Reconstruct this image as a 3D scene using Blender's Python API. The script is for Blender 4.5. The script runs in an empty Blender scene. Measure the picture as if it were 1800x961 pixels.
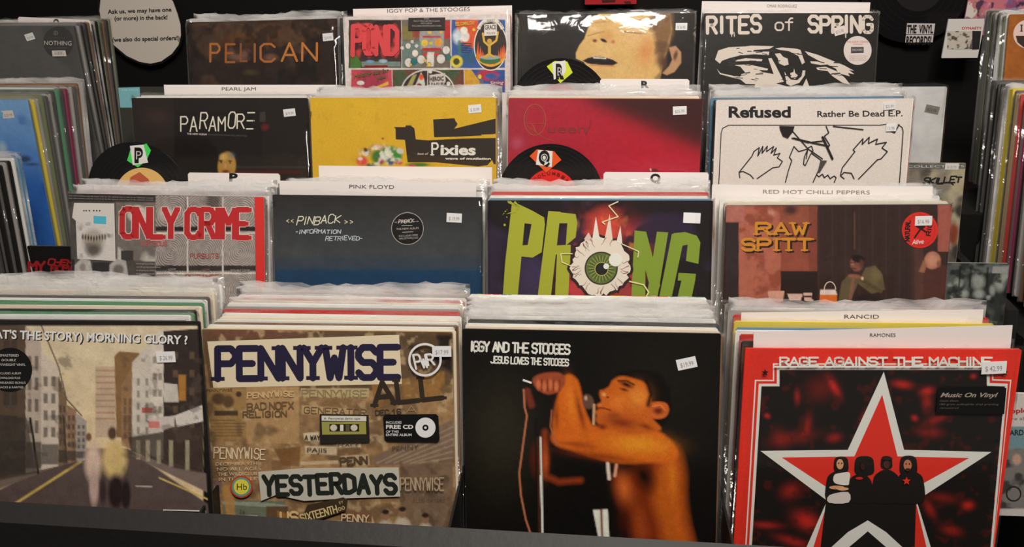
import bpy, math, random
import numpy as np
from mathutils import Matrix, Vector
rnd = random.Random(7)
C = bpy.context.scene.collection
sc = bpy.context.scene
# ------------------------------------------------------------------ camera
CAM = dict(f=1440.0, yaw=math.radians(-5.4), pitch=math.radians(23), roll=math.radians(-1.17), loc=(.139, -.887, 1.653))
cy, sy = math.cos(CAM['yaw']), math.sin(CAM['yaw'])
cp, sp = math.cos(CAM['pitch']), math.sin(CAM['pitch'])
cr, sr = math.cos(CAM['roll']), math.sin(CAM['roll'])
FW = np.array([sy*cp, cy*cp, -sp]); RT = np.array([cy, -sy, 0.0]); UP = np.cross(RT, FW)
RT, UP = RT*cr + UP*sr, -RT*sr + UP*cr
EYE = np.array(CAM['loc'])
cam = bpy.data.cameras.new('camera'); co = bpy.data.objects.new('camera', cam); C.objects.link(co)
cam.sensor_width = 36; cam.lens = 36*CAM['f']/1800; cam.clip_start = .05
co.matrix_world = Matrix([[RT[0], UP[0], -FW[0], EYE[0]], [RT[1], UP[1], -FW[1], EYE[1]], [RT[2], UP[2], -FW[2], EYE[2]], [0, 0, 0, 1]])
sc.camera = co
# ------------------------------------------------------------------ world, lamps, exposure
wd = bpy.data.worlds.new('room_light'); sc.world = wd; wd.use_nodes = True
wd.node_tree.nodes['Background'].inputs[0].default_value = (1, .93, .86, 1)
wd.node_tree.nodes['Background'].inputs[1].default_value = .10
def lamp(kind, loc, target, energy, size, col, sizey=None, spot=None):
    l = bpy.data.lights.new('ceiling_lamp', kind); l.energy = energy; l.color = col
    if kind == 'AREA':
        l.size = size
        if sizey: l.shape = 'RECTANGLE'; l.size_y = sizey
    else:
        l.shadow_soft_size = size
    if spot: l.spot_size = spot; l.spot_blend = .6
    o = bpy.data.objects.new('ceiling_lamp', l); C.objects.link(o); o.location = loc
    o.rotation_euler = (Vector(target) - Vector(loc)).to_track_quat('-Z', 'Y').to_euler()
    return o
WARM = (1, .93, .85)
lamp('AREA', (.4, -1.0, 3.1), (.15, .2, 1.2), 48, .9, WARM, .35)
lamp('SPOT', (-.3, -.35, 3.0), (-.1, .3, 1.2), 32, .05, WARM, spot=1.5)
lamp('SPOT', (.75, -.45, 3.0), (.4, .3, 1.2), 34, .05, WARM, spot=1.5)
sc.view_settings.view_transform = 'Standard'; sc.view_settings.look = 'None'
sc.view_settings.gamma = 1; sc.view_settings.exposure = -0.32; sc.view_settings.use_curve_mapping = False
sc.cycles.transparent_max_bounces = 32
# ------------------------------------------------------------------ helpers
GAIN = .74
def lin(c, g=GAIN):
    a = np.asarray(c, float)/255
    a = np.where(a <= .04045, a/12.92, ((a + .055)/1.055)**2.4)
    return np.minimum(a/g, .92)
def proj(P):
    D = np.asarray(P, float) - EYE; d = D @ FW
    return np.stack([900 + CAM['f']*(D @ RT)/d, 480.5 - CAM['f']*(D @ UP)/d], -1)
def rays(p):
    p = np.asarray(p, float)
    return FW + RT*((p[..., 0:1] - 900)/CAM['f']) - UP*((p[..., 1:2] - 480.5)/CAM['f'])
def at(px, py, Y):
    d = rays((px, py)); return EYE + d*(Y - EYE[1])/d[1]
MATS = {}
def mat(name, rgb=(128, 128, 128), rough=.5, metal=0, spec=.5, coat=0, bump=None, mottle=None, attr=False, raw=False):
    key = (name, tuple(rgb))
    if key in MATS: return MATS[key]
    m = bpy.data.materials.new(name); m.use_nodes = True; nt = m.node_tree; b = nt.nodes['Principled BSDF']
    c = (*lin(rgb, 1 if raw else GAIN), 1)
    b.inputs['Base Color'].default_value = c
    b.inputs['Roughness'].default_value = rough; b.inputs['Metallic'].default_value = metal
    b.inputs['Specular IOR Level'].default_value = spec; b.inputs['Coat Weight'].default_value = coat
    b.inputs['Coat Roughness'].default_value = .12
    tc = nt.nodes.new('ShaderNodeTexCoord')
    if attr:
        a = nt.nodes.new('ShaderNodeAttribute'); a.attribute_name = 'ink'
        n = nt.nodes.new('ShaderNodeTexNoise'); n.inputs['Scale'].default_value = 900; n.inputs['Detail'].default_value = 2
        nt.links.new(tc.outputs['Object'], n.inputs['Vector'])
        r = nt.nodes.new('ShaderNodeMapRange'); r.inputs['To Min'].default_value = .72; r.inputs['To Max'].default_value = 1.28
        nt.links.new(n.outputs['Fac'], r.inputs['Value'])
        v = nt.nodes.new('ShaderNodeVectorMath'); v.operation = 'SCALE'
        nt.links.new(a.outputs['Color'], v.inputs[0]); nt.links.new(r.outputs[0], v.inputs['Scale'])
        nt.links.new(v.outputs[0], b.inputs['Base Color'])
    elif mottle:
        n = nt.nodes.new('ShaderNodeTexNoise'); n.inputs['Scale'].default_value = mottle[0]; n.inputs['Detail'].default_value = 4
        nt.links.new(tc.outputs['Object'], n.inputs['Vector'])
        x = nt.nodes.new('ShaderNodeMix'); x.data_type = 'RGBA'
        x.inputs[6].default_value = (*[q*(1 - mottle[1]) for q in c[:3]], 1); x.inputs[7].default_value = (*[min(q*(1 + mottle[1]), 1) for q in c[:3]], 1)
        nt.links.new(n.outputs['Fac'], x.inputs[0]); nt.links.new(x.outputs[2], b.inputs['Base Color'])
    if bump:
        n2 = nt.nodes.new('ShaderNodeTexNoise'); n2.inputs['Scale'].default_value = bump[0]; n2.inputs['Detail'].default_value = 3
        nt.links.new(tc.outputs['Object'], n2.inputs['Vector'])
        bp = nt.nodes.new('ShaderNodeBump'); bp.inputs['Strength'].default_value = bump[1]; bp.inputs['Distance'].default_value = .002
        nt.links.new(n2.outputs['Fac'], bp.inputs['Height']); nt.links.new(bp.outputs[0], b.inputs['Normal'])
    MATS[key] = m; return m
def bagmat(name, haze, tint=(1, 1, 1), rough=.16, bs=.2):
    if name in MATS: return MATS[name]
    m = bpy.data.materials.new(name); m.use_nodes = True; nt = m.node_tree
    b = nt.nodes['Principled BSDF']; out = nt.nodes['Material Output']
    b.inputs['Base Color'].default_value = (.88*tint[0], .85*tint[1], .82*tint[2], 1); b.inputs['Roughness'].default_value = rough
    b.inputs['Alpha'].default_value = haze
    g = nt.nodes.new('ShaderNodeBsdfGlossy'); g.inputs['Roughness'].default_value = rough
    t = nt.nodes.new('ShaderNodeBsdfTransparent')
    fa = nt.nodes.new('ShaderNodeLayerWeight'); fa.inputs['Blend'].default_value = .5
    pw = nt.nodes.new('ShaderNodeMath'); pw.operation = 'POWER'; pw.inputs[1].default_value = 4; nt.links.new(fa.outputs['Facing'], pw.inputs[0])
    lw = nt.nodes.new('ShaderNodeMath'); lw.operation = 'MULTIPLY_ADD'; lw.inputs[1].default_value = .6; lw.inputs[2].default_value = .045; nt.links.new(pw.outputs[0], lw.inputs[0])
    mx = nt.nodes.new('ShaderNodeMixShader'); nt.links.new(lw.outputs[0], mx.inputs[0]); nt.links.new(t.outputs[0], mx.inputs[1]); nt.links.new(g.outputs[0], mx.inputs[2])
    mh = nt.nodes.new('ShaderNodeMixShader'); mh.inputs[0].default_value = haze
    b.inputs['Alpha'].default_value = 1
    tc = nt.nodes.new('ShaderNodeTexCoord'); n = nt.nodes.new('ShaderNodeTexNoise'); n.inputs['Scale'].default_value = 26; n.inputs['Detail'].default_value = 2; n.inputs['Distortion'].default_value = 2.2
    nt.links.new(tc.outputs['Object'], n.inputs['Vector'])
    bp = nt.nodes.new('ShaderNodeBump'); bp.inputs['Strength'].default_value = bs; bp.inputs['Distance'].default_value = .003
    nt.links.new(n.outputs['Fac'], bp.inputs['Height'])
    if haze > .3:
        hz = nt.nodes.new('ShaderNodeMapRange'); hz.inputs['From Min'].default_value = .35; hz.inputs['From Max'].default_value = .65; hz.inputs['To Min'].default_value = haze*.35; hz.inputs['To Max'].default_value = haze*1.5
        n3 = nt.nodes.new('ShaderNodeTexNoise'); n3.inputs['Scale'].default_value = 11; n3.inputs['Detail'].default_value = 2; nt.links.new(tc.outputs['Object'], n3.inputs['Vector'])
        nt.links.new(n3.outputs['Fac'], hz.inputs['Value']); nt.links.new(hz.outputs[0], mh.inputs[0])
    for s in (b, g): nt.links.new(bp.outputs[0], s.inputs['Normal'])
    nt.links.new(mx.outputs[0], mh.inputs[1]); nt.links.new(b.outputs[0], mh.inputs[2]); nt.links.new(mh.outputs[0], out.inputs['Surface'])
    MATS[name] = m; return m
def mesh_obj(name, V, F, mats, parent=None, mi=None, smooth=False):
    me = bpy.data.meshes.new(name); me.from_pydata([tuple(map(float, v)) for v in V], [], F)
    for m in (mats if isinstance(mats, list) else [mats]): me.materials.append(m)
    if mi is not None: me.polygons.foreach_set('material_index', mi)
    if smooth: me.polygons.foreach_set('use_smooth', [True]*len(me.polygons))
    me.update(); o = bpy.data.objects.new(name, me); C.objects.link(o)
    if parent: o.parent = parent
    return o
def thing(name, label, cat, M=None, group=None):
    o = bpy.data.objects.new(name, None); C.objects.link(o); o.empty_display_size = .02
    if M is not None: o.matrix_world = M
    return tag(o, label, cat, group)
def tag(o, label, cat, group=None):
    o['label'] = label; o['category'] = cat
    if group: o['group'] = group
    return o
def box(x0, x1, y0, y1, z0, z1):
    V = [(x, y, z) for x in (x0, x1) for y in (y0, y1) for z in (z0, z1)]
    F = [(0, 1, 3, 2), (4, 6, 7, 5), (0, 4, 5, 1), (2, 3, 7, 6), (0, 2, 6, 4), (1, 5, 7, 3)]
    return V, F
def boxes(name, L, m, parent=None, bevel=0):
    V, F = [], []
    for b in L:
        v, f = box(*b); F += [tuple(i + len(V) for i in q) for q in f]; V += v
    o = mesh_obj(name, V, F, m, parent)
    if bevel:
        md = o.modifiers.new('b', 'BEVEL'); md.width = bevel; md.segments = 2
    return o
def slab(outline, y0, y1):
    """thin board with an outline in x,z"""
    n = len(outline)
    V = [(x, y0, z) for x, z in outline] + [(x, y1, z) for x, z in outline]
    F = [tuple(range(n)), tuple(range(2*n - 1, n - 1, -1))] + [(i, n + i, n + (i + 1) % n, (i + 1) % n) for i in range(n)]
    return V, F
def rrect(w, h, r, n=3, x=0, z=0):
    P = []
    for cx, cz, a in ((w/2 - r, h - r, 0), (-w/2 + r, h - r, 90), (-w/2 + r, r, 180), (w/2 - r, r, 270)):
        for i in range(n + 1):
            t = math.radians(a + 90*i/n); P.append((x + cx + r*math.cos(t), z + cz + r*math.sin(t)))
    return P
def pose(x, y, z, lean, yaw, roll, h):
    """matrix whose origin is the middle of the bottom edge; x,y,z is the middle of the top edge"""
    ax = np.array([math.cos(yaw)*math.cos(roll), math.sin(yaw)*math.cos(roll), math.sin(roll)])
    dn = np.array([0, -math.sin(lean), -math.cos(lean)]); dn = dn - ax*(dn @ ax); dn /= np.linalg.norm(dn)
    up = -dn; bk = np.cross(up, ax); o = np.array([x, y, z]) + dn*h
    return Matrix([[ax[i], bk[i], up[i], o[i]] for i in range(3)] + [[0, 0, 0, 1]])
# ---- stroke lettering
GLY = {k: [[(int(p[0]), int(p[1])) for p in s.split(',')] for s in v.split(';')] for k, v in {
 'A': '00,26,40;12,32', 'B': '00,06,36,45,44,33,03;33,42,41,30,00', 'C': '45,36,16,05,01,10,30,41', 'D': '00,06,26,45,41,20,00',
 'E': '40,00,06,46;03,33', 'F': '00,06,46;03,33', 'G': '45,36,16,05,01,10,30,41,43,23', 'H': '00,06;40,46;03,43', 'I': '00,06',
 'J': '46,41,30,10,01', 'K': '00,06;46,03,40', 'L': '06,00,40', 'M': '00,06,23,46,40', 'N': '00,06,40,46', 'O': '10,01,05,16,36,45,41,30,10',
 'P': '00,06,36,45,44,33,03', 'Q': '10,01,05,16,36,45,41,30,10;22,40', 'R': '00,06,36,45,44,33,03;23,40', 'S': '45,36,16,05,04,13,33,42,41,30,10,01',
 'T': '06,46;26,20', 'U': '06,01,10,30,41,46', 'V': '06,20,46', 'W': '06,10,24,30,46', 'X': '00,46;06,40', 'Y': '06,23,46;23,20', 'Z': '06,46,00,40',
 'o': '10,01,03,14,34,43,41,30,10', 'f': '20,25,36,46;04,44', '<': '44,12,40', '>': '04,32,00', '-': '03,33', "'": '06,04', ')': '06,24,22,00',
 '?': '05,16,36,45,44,23,22;20,20', '3': '06,46,23,42,41,30,10,01', '=': '06,46;03,43;00,40', '0': '10,01,05,16,36,45,41,30,10', '6': '45,36,16,05,01,10,30,41,42,33,03',
 '1': '04,26,20', '2': '05,16,36,45,44,00,40', '9': '43,13,04,05,16,36,45,41,30,10', '!': '06,02;00,00', '.': '00,00'}.items()}
TEXTS = []
class Panel:
    """a flat printed face: front at local y=0, x centred, z from 0 (bottom) to h. Ink is laid on it in thin layers."""
    def __init__(s, root, w, h, front=0.0):
        s.root, s.w, s.h = root, w, h
        s.M = np.array(root.matrix_world) if not root.parent else np.array(root.matrix_world)
        s.Mi = np.linalg.inv(s.M); s.lay = 0; s.front = front; s.o = (0, 0, 1.0); s.clipz = 0
    def crop(s, *c): s.o = c; return s
    def loc(s, P):
        """crop coordinates -> local x,z on the face"""
        P = np.atleast_2d(np.asarray(P, float)); p = P/s.o[2] + np.array(s.o[:2])
        d = rays(p) @ s.Mi[:3, :3].T; e = s.Mi[:3, :3] @ EYE + s.Mi[:3, 3]
        t = (s.front - e[1])/d[:, 1]; q = e + d*t[:, None]
        return q[:, [0, 2]]
    def toc(s, XZ):
        P = np.stack([XZ[:, 0], np.full(len(XZ), s.front), XZ[:, 1]], 1) @ s.M[:3, :3].T + s.M[:3, 3]
        return (proj(P) - np.array(s.o[:2]))*s.o[2]
    def y(s): s.lay += 1; return s.front - .00025 - .00009*s.lay
    def polys(s, name, L, clip=True):
        """L: list of (points, colour, rough)"""
        y = s.y(); V, F, mi, mats = [], [], [], []
        for k, (P, c) in enumerate(L):
            q = s.loc(P)
            if clip: q = np.stack([np.clip(q[:, 0], -s.w/2 + .0005, s.w/2 - .0005), np.clip(q[:, 1], .0005, s.h - .0005)], 1)
            m = mat('ink', c, .42)
            if m not in mats: mats.append(m)
            a = sum(q[i, 0]*q[(i + 1) % len(q), 1] - q[(i + 1) % len(q), 0]*q[i, 1] for i in range(len(q)))
            if a < 0: q = q[::-1]
            F.append(tuple(range(len(V), len(V) + len(q)))); V += [(a_, y - .000009*(k % 9), b_) for a_, b_ in q]; mi.append(mats.index(m))
        return mesh_obj(name, V, F, mats, s.root, mi)
    def disc(s, name, cx, cy, r, c, n=40, ry=None, parent=None):
        P = [(cx + r*math.cos(i*math.tau/n), cy + (ry or r)*math.sin(i*math.tau/n)) for i in range(n)]
        return s.polys(name, [(P, c)])
    def text(s, body, x0, y0, x1, y1, cap, c, bold=0, shear=0, name='lettering', sy_=None):
        cu = bpy.data.curves.new(name, 'FONT'); cu.body = body; cu.offset = bold; cu.shear = shear; cu.resolution_u = 3
        o = bpy.data.objects.new(name, cu); C.objects.link(o); o.parent = s.root
        TEXTS.append((o, s, dict(p=(x0, y0, x1, y1, cap), y=s.y(), o=s.o, b=max(0, bold)), mat('ink', c, .45)))
        return o
    def strokes(s, body, x0, y0, x1, y1, cap, th, c, slant=0, jit=0, serif=0, gap=.30, name='lettering', grow=0, arc=0, aspect=1, drip=0, seed=1, box_=False):
        r = random.Random(seed)
        adv = [(.42 if ch in "I'!.)" else .55 if ch == ' ' else .7 if ch in '<>-' else 1) for ch in body]
        tot = sum(adv) + gap*(len(body) - 1); L = math.hypot(x1 - x0, y1 - y0); ux, uy = (x1 - x0)/L, (y1 - y0)/L
        u = L/tot; x = 0; out = []
        for ch, a in zip(body, adv):
            if ch != ' ':
                jy = r.uniform(-jit, jit)*cap; jr = r.uniform(-jit, jit)*.5; sc_ = 1 + r.uniform(-jit, jit)
                w = u*a*(1 if ch != 'I' else 0)
                off = u*a/2 if ch == 'I' else 0
                g = GLY.get(ch) or GLY[ch.upper()]; hh = cap*(.72 if ch == 'o' and not ch.isupper() else 1)
                def T(p):
                    gx = off + p[0]/4*(w if ch not in "'!.)" else u*.25); gy = p[1]/6*cap*sc_ + jy
                    gx += gy*(slant + jr); f = (x + gx)/L; bow = arc*4*f*(1 - f)
                    return (x0 + ux*(x + gx) + uy*(gy + bow), y0 + uy*(x + gx) - ux*(gy + bow))
                for pl in g:
                    pts = [T(p) for p in pl]
                    for k in range(len(pts) - 1):
                        out.append(s.seg(pts[k], pts[k + 1], th + grow, th*(aspect) + grow))
                    for k, p in enumerate(pts):
                        rr = (th + grow)/2*(1 if not box_ else 1.0)
                        if box_: out.append([(p[0] - rr, p[1] - rr*aspect), (p[0] + rr, p[1] - rr*aspect), (p[0] + rr, p[1] + rr*aspect), (p[0] - rr, p[1] + rr*aspect)])
                        else: out.append([(p[0] + rr*math.cos(t*math.pi/4), p[1] + rr*math.sin(t*math.pi/4)) for t in range(8)])
                    if serif:
                        for p, g0 in ((pts[0], pl[0]), (pts[-1], pl[-1])):
                            if g0[1] in (0, 6) and ch not in 'OCGSQE':
                                rr = serif + th/2; out.append([(p[0] - rr, p[1] - th*.28), (p[0] + rr, p[1] - th*.28), (p[0] + rr, p[1] + th*.28), (p[0] - rr, p[1] + th*.28)])
                    if drip:
                        for p in pts:
                            if r.random() < .4: out.append([(p[0] - th*.3, p[1]), (p[0] + th*.3, p[1]), (p[0] + th*.1, p[1] + drip*r.random())])
            x += u*(a + gap)
        return s.polys(name, [(p, c) for p in out], clip=False)
    def seg(s, a, b, w0, w1=None):
        dx, dy = b[0] - a[0], b[1] - a[1]; L = math.hypot(dx, dy) or 1e-6; nx, ny = -dy/L*w0/2, dx/L*w0/2
        return [(a[0] + nx, a[1] + ny), (b[0] + nx, b[1] + ny), (b[0] - nx, b[1] - ny), (a[0] - nx, a[1] - ny)]
    def line(s, name, pts, w, c):
        L = [(s.seg(pts[i], pts[i + 1], w), c) for i in range(len(pts) - 1)]
        L += [([(p[0] + w/2*math.cos(t*math.pi/3), p[1] + w/2*math.sin(t*math.pi/3)) for t in range(6)], c) for p in pts]
        return s.polys(name, L, clip=True)
    def ring(s, name, cx, cy, r, w, c, n=40, ry=None, a0=0, a1=360):
        ry = ry or r; L = []
        for i in range(n):
            t0, t1 = (math.radians(a0 + (a1 - a0)*k/n) for k in (i, i + 1))
            L.append(([(cx + (r + q)*math.cos(t), cy + (ry + q)*math.sin(t)) for t, q in ((t0, w/2), (t1, w/2), (t1, -w/2), (t0, -w/2))], c))
        return s.polys(name, L)
    def canvas(s, frac=1.0, n=200, name='cover_print'):
        return Canvas(s, frac, n, name)
class Canvas:
    """photographic print: a fine mesh on the cover whose points carry ink colours"""
    def __init__(s, P, frac, n, name):
        s.P = P; s.nx = n; s.nz = max(8, int(n*frac*P.h/P.w)); s.name = name
        e = .0004; xs = np.linspace(-P.w/2 + e, P.w/2 - e, s.nx); zs = np.linspace(P.h - e, P.h*(1 - frac) + e, s.nz)
        X, Z = np.meshgrid(xs, zs); s.lx, s.lz = X.ravel(), Z.ravel()
        q = P.toc(np.stack([s.lx, s.lz], 1)); s.X, s.Y = q[:, 0], q[:, 1]
        s.c = np.zeros((len(s.X), 3)); s.rs = np.random.RandomState(len(name) + n)
    def mix(s, m, c):
        m = np.clip(m, 0, 1)[:, None]; s.c = s.c*(1 - m) + lin(c)*m; return s
    def fill(s, c): return s.mix(np.ones(len(s.X)), c)
    def ell(s, cx, cy, rx, ry, c, soft=.15, ang=0, a=1):
        t = math.radians(ang); dx, dy = s.X - cx, s.Y - cy; u = (dx*math.cos(t) + dy*math.sin(t))/rx; v = (-dx*math.sin(t) + dy*math.cos(t))/ry
        return s.mix((1 - np.hypot(u, v))/soft*a + 0 if soft < 1 else np.exp(-(u*u + v*v)*1.5)*a, c) if soft >= 1 else s.mix(np.clip((1 - np.hypot(u, v))/soft, 0, 1)*a, c)
    def poly(s, pts, c, soft=2, a=1):
        x, y = s.X, s.Y; ins = np.zeros(len(x), bool); d = np.full(len(x), 1e9); n = len(pts)
        for i in range(n):
            x0, y0 = pts[i]; x1, y1 = pts[(i + 1) % n]
            if y0 != y1: ins ^= ((y0 > y) != (y1 > y)) & (x < (x1 - x0)*(y - y0)/(y1 - y0) + x0)
            L = (x1 - x0)**2 + (y1 - y0)**2 + 1e-9; t = np.clip(((x - x0)*(x1 - x0) + (y - y0)*(y1 - y0))/L, 0, 1)
            d = np.minimum(d, np.hypot(x - x0 - t*(x1 - x0), y - y0 - t*(y1 - y0)))
        return s.mix((np.where(ins, d, -d)/soft + .5)*1.0 if a == 1 else np.clip(np.where(ins, d, -d)/soft + .5, 0, 1)*a, c)
    def blob(s, pts, c, soft=2, a=1):
        n = len(pts); q = []
        for i in range(n):
            p0, p1, p2, p3 = (pts[(i + k) % n] for k in (-1, 0, 1, 2))
            for t in (0, .25, .5, .75): q.append(tuple(.5*(2*p1[k] + (p2[k] - p0[k])*t + (2*p0[k] - 5*p1[k] + 4*p2[k] - p3[k])*t*t + (3*p1[k] - p0[k] - 3*p2[k] + p3[k])*t**3) for k in (0, 1)))
        return s.poly(q, c, soft, a)
    def rect(s, x0, y0, x1, y1, c, soft=2, a=1): return s.poly([(x0, y0), (x1, y0), (x1, y1), (x0, y1)], c, soft, a)
    def line(s, pts, w, c, soft=2, a=1):
        d = np.full(len(s.X), 1e9)
        for (x0, y0), (x1, y1) in zip(pts, pts[1:]):
            L = (x1 - x0)**2 + (y1 - y0)**2 + 1e-9; t = np.clip(((s.X - x0)*(x1 - x0) + (s.Y - y0)*(y1 - y0))/L, 0, 1)
            d = np.minimum(d, np.hypot(s.X - x0 - t*(x1 - x0), s.Y - y0 - t*(y1 - y0)))
        return s.mix(np.clip((w/2 - d)/soft + .5, 0, 1)*a, c)
    def grad(s, p0, p1, c0, c1, m=None, a=1):
        dx, dy = p1[0] - p0[0], p1[1] - p0[1]; t = np.clip(((s.X - p0[0])*dx + (s.Y - p0[1])*dy)/(dx*dx + dy*dy), 0, 1)[:, None]
        col = lin(c0)*(1 - t) + lin(c1)*t; mm = (np.ones(len(s.X)) if m is None else m)[:, None]*a; s.c = s.c*(1 - mm) + col*mm; return s
    def noise(s, k, seed=0):
        """smooth value noise, k cells across"""
        r = np.random.RandomState(seed + int(k)*13); n = int(k) + 3; G = r.rand(n, n); u = (s.lx/s.P.w + .5)*k; v = (1 - s.lz/s.P.h)*k
        i, j = np.clip(u.astype(int), 0, n - 2), np.clip(v.astype(int), 0, n - 2); a, b = u - i, v - j; a = a*a*(3 - 2*a); b = b*b*(3 - 2*b)
        return G[j, i]*(1 - a)*(1 - b) + G[j, i + 1]*a*(1 - b) + G[j + 1, i]*(1 - a)*b + G[j + 1, i + 1]*a*b
    def mott(s, k, amp, seed=0):
        n = sum(s.noise(k*2**i, seed + i)/2**i for i in range(3))/1.75; s.c = s.c*(1 + amp*(n - .5)*2)[:, None]; return s
    def blot(s, k, th, c, seed=0, a=1, sharp=8, m=None):
        n = sum(s.noise(k*2**i, seed + i)/2**i for i in range(3))/1.75; q = np.clip((n - th)*sharp, 0, 1)*a
        return s.mix(q if m is None else q*m, c)
    def mask(s, x0, y0, x1, y1, soft=6):
        return np.clip(np.minimum.reduce([s.X - x0, x1 - s.X, s.Y - y0, y1 - s.Y])/soft + .5, 0, 1)
    def done(s, rough=.33):
        y = s.P.y(); n = len(s.X); me = bpy.data.meshes.new(s.name)
        V = np.stack([s.lx, np.full(n, y), s.lz], 1).astype(np.float32)
        i = (np.arange(s.nz - 1)[:, None]*s.nx + np.arange(s.nx - 1)[None, :]).ravel(); F = np.stack([i, i + s.nx, i + s.nx + 1, i + 1], 1).astype(np.int32)
        me.vertices.add(n); me.vertices.foreach_set('co', V.ravel()); me.loops.add(F.size); me.loops.foreach_set('vertex_index', F.ravel())
        me.polygons.add(len(F)); me.polygons.foreach_set('loop_start', np.arange(0, F.size, 4, dtype=np.int32)); me.polygons.foreach_set('loop_total', np.full(len(F), 4, np.int32))
        at_ = me.color_attributes.new('ink', 'FLOAT_COLOR', 'POINT'); cc = np.ones((n, 4), np.float32); cc[:, :3] = np.clip(s.c, .002, 1); at_.data.foreach_set('color', cc.ravel())
        me.materials.append(mat('printed_ink', (128, 128, 128), rough, attr=True, bump=(60, .08))); me.update(calc_edges=True); me.validate()
        o = bpy.data.objects.new(s.name, me); C.objects.link(o); o.parent = s.P.root; return o
def finish_texts():
    bpy.context.view_layer.update(); dg = bpy.context.evaluated_depsgraph_get()
    for o, P, q, m in TEXTS:
        me = bpy.data.meshes.new_from_object(o.evaluated_get(dg)); n = len(me.vertices); co_ = np.zeros(n*3, np.float32); me.vertices.foreach_get('co', co_); co_ = co_.reshape(-1, 3)
        x0, y0, x1, y1, cap = q['p']; x = co_[:, 0] - co_[:, 0].min(); W = x.max(); L = math.hypot(x1 - x0, y1 - y0); ux, uy = (x1 - x0)/L, (y1 - y0)/L
        gx = x/W*L; gy = co_[:, 1]/.73*cap; P.o = q['o']; w = 0
        faces = [tuple(f.vertices) for f in me.polygons]; vv, ff = [], []
        for k, (sx_, sy_) in enumerate(((0, 0), (1, 0), (-1, 0), (0, 1), (0, -1), (.7, .7), (-.7, .7), (.7, -.7), (-.7, -.7)) if w > 0 else ((0, 0),)):
            q2 = P.loc(np.stack([x0 + ux*(gx + w*sx_) + uy*(gy + w*sy_), y0 + uy*(gx + w*sx_) - ux*(gy + w*sy_)], 1))
            ff += [tuple(v + len(vv) for v in f) for f in faces]; vv += [(a_, q['y'] - k*4e-6, b_) for a_, b_ in q2]
        bpy.data.meshes.remove(me); me = bpy.data.meshes.new(o.name); me.from_pydata(vv, [], ff); me.materials.append(m); me.update()
        nm, par = o.name, o.parent; no = bpy.data.objects.new('tmp', me); C.objects.link(no); no.parent = par
        bpy.data.objects.remove(o); no.name = nm
# ------------------------------------------------------------------ sleeves
T = .0036
WHITE = (214, 206, 200)
def bag_sheet(root, w, h, m, seed, up=.011, amp=.0016, y0=-.0022, cols=26, name='plastic_bag', depth=None, back=True, bulge=0):
    """a clear bag round a sleeve: front and back sheet, joined down the sides, open and crumpled at the top"""
    r = random.Random(seed); D = T if depth is None else depth
    zs = [0, h*.35, h*.7, h*.93, h + up*.25, h + up]
    if bulge: zs = [0, h*.3, h*.55, h*.68, h*.76, h*.82, h*.87, h*.91, h*.945, h*.975, h, h + up]
    V, F = [], []; ph = [r.uniform(0, 6.3) for _ in range(6)]
    W = w + .007
    ring = [(-W/2 + W*i/cols, 0) for i in range(cols + 1)] + ([(W/2 - W*i/cols, 1) for i in range(cols + 1)] if back else [])
    n = len(ring)
    for k, z in enumerate(zs):
        top = max(0, (z - h*.9)/(h*.1 + up))
        for i, (x, side) in enumerate(ring):
            e = min(1, (W/2 - abs(x))/.012)
            wv = math.sin(x*43 + ph[0] + side)*.5 + math.sin(x*97 + ph[1])*.3 + math.sin(x*190 + ph[2] + k)*.2
            yy = (y0 if not side else D + .0012) + (wv*amp*(.3 + 1.9*top))*e + (top*.0016*(1 if side else -1))*e
            if bulge and not side and z > h*.5: f = min(1, (z - h*.5)/(h*.5)); yy -= bulge*(math.sin(math.pi*f**1.6) + .25*math.sin(x*60 + ph[4])*math.sin(math.pi*f))*e
            yy = min(yy, -.0016) if not side and top < .5 else yy
            yy = yy*e + D/2*(1 - e)
            zz = z + (r.uniform(-.0025, .0025) + math.sin(x*21 + ph[3])*.002)*top
            V.append((x, yy, zz))
    for k in range(len(zs) - 1):
        for i in range(n if back else n - 1):
            j = (i + 1) % n; F.append((k*n + i, k*n + j, (k + 1)*n + j, (k + 1)*n + i))
    return mesh_obj(name, V, F, m, root, smooth=True)
def sleeve(P, face, edge, label, w=.315, h=.315, bag=None, group=None, cat='record', seed=0, r=.0022, name='record_sleeve', t=T, up=.011, bulge=0):
    M = pose(*P, h); root = thing(name, label, cat, M, group)
    V, F = slab(rrect(w, h, r, 2), 0, t)
    mi = [0, 0] + [1]*(len(F) - 2)
    mesh_obj('sleeve', V, F, [mat('card_face', face, .38), mat('card_edge', edge, .7)], root, mi)
    if bag: bag_sheet(root, w, h, bag, seed, up=up, bulge=bulge)
    return root
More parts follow.
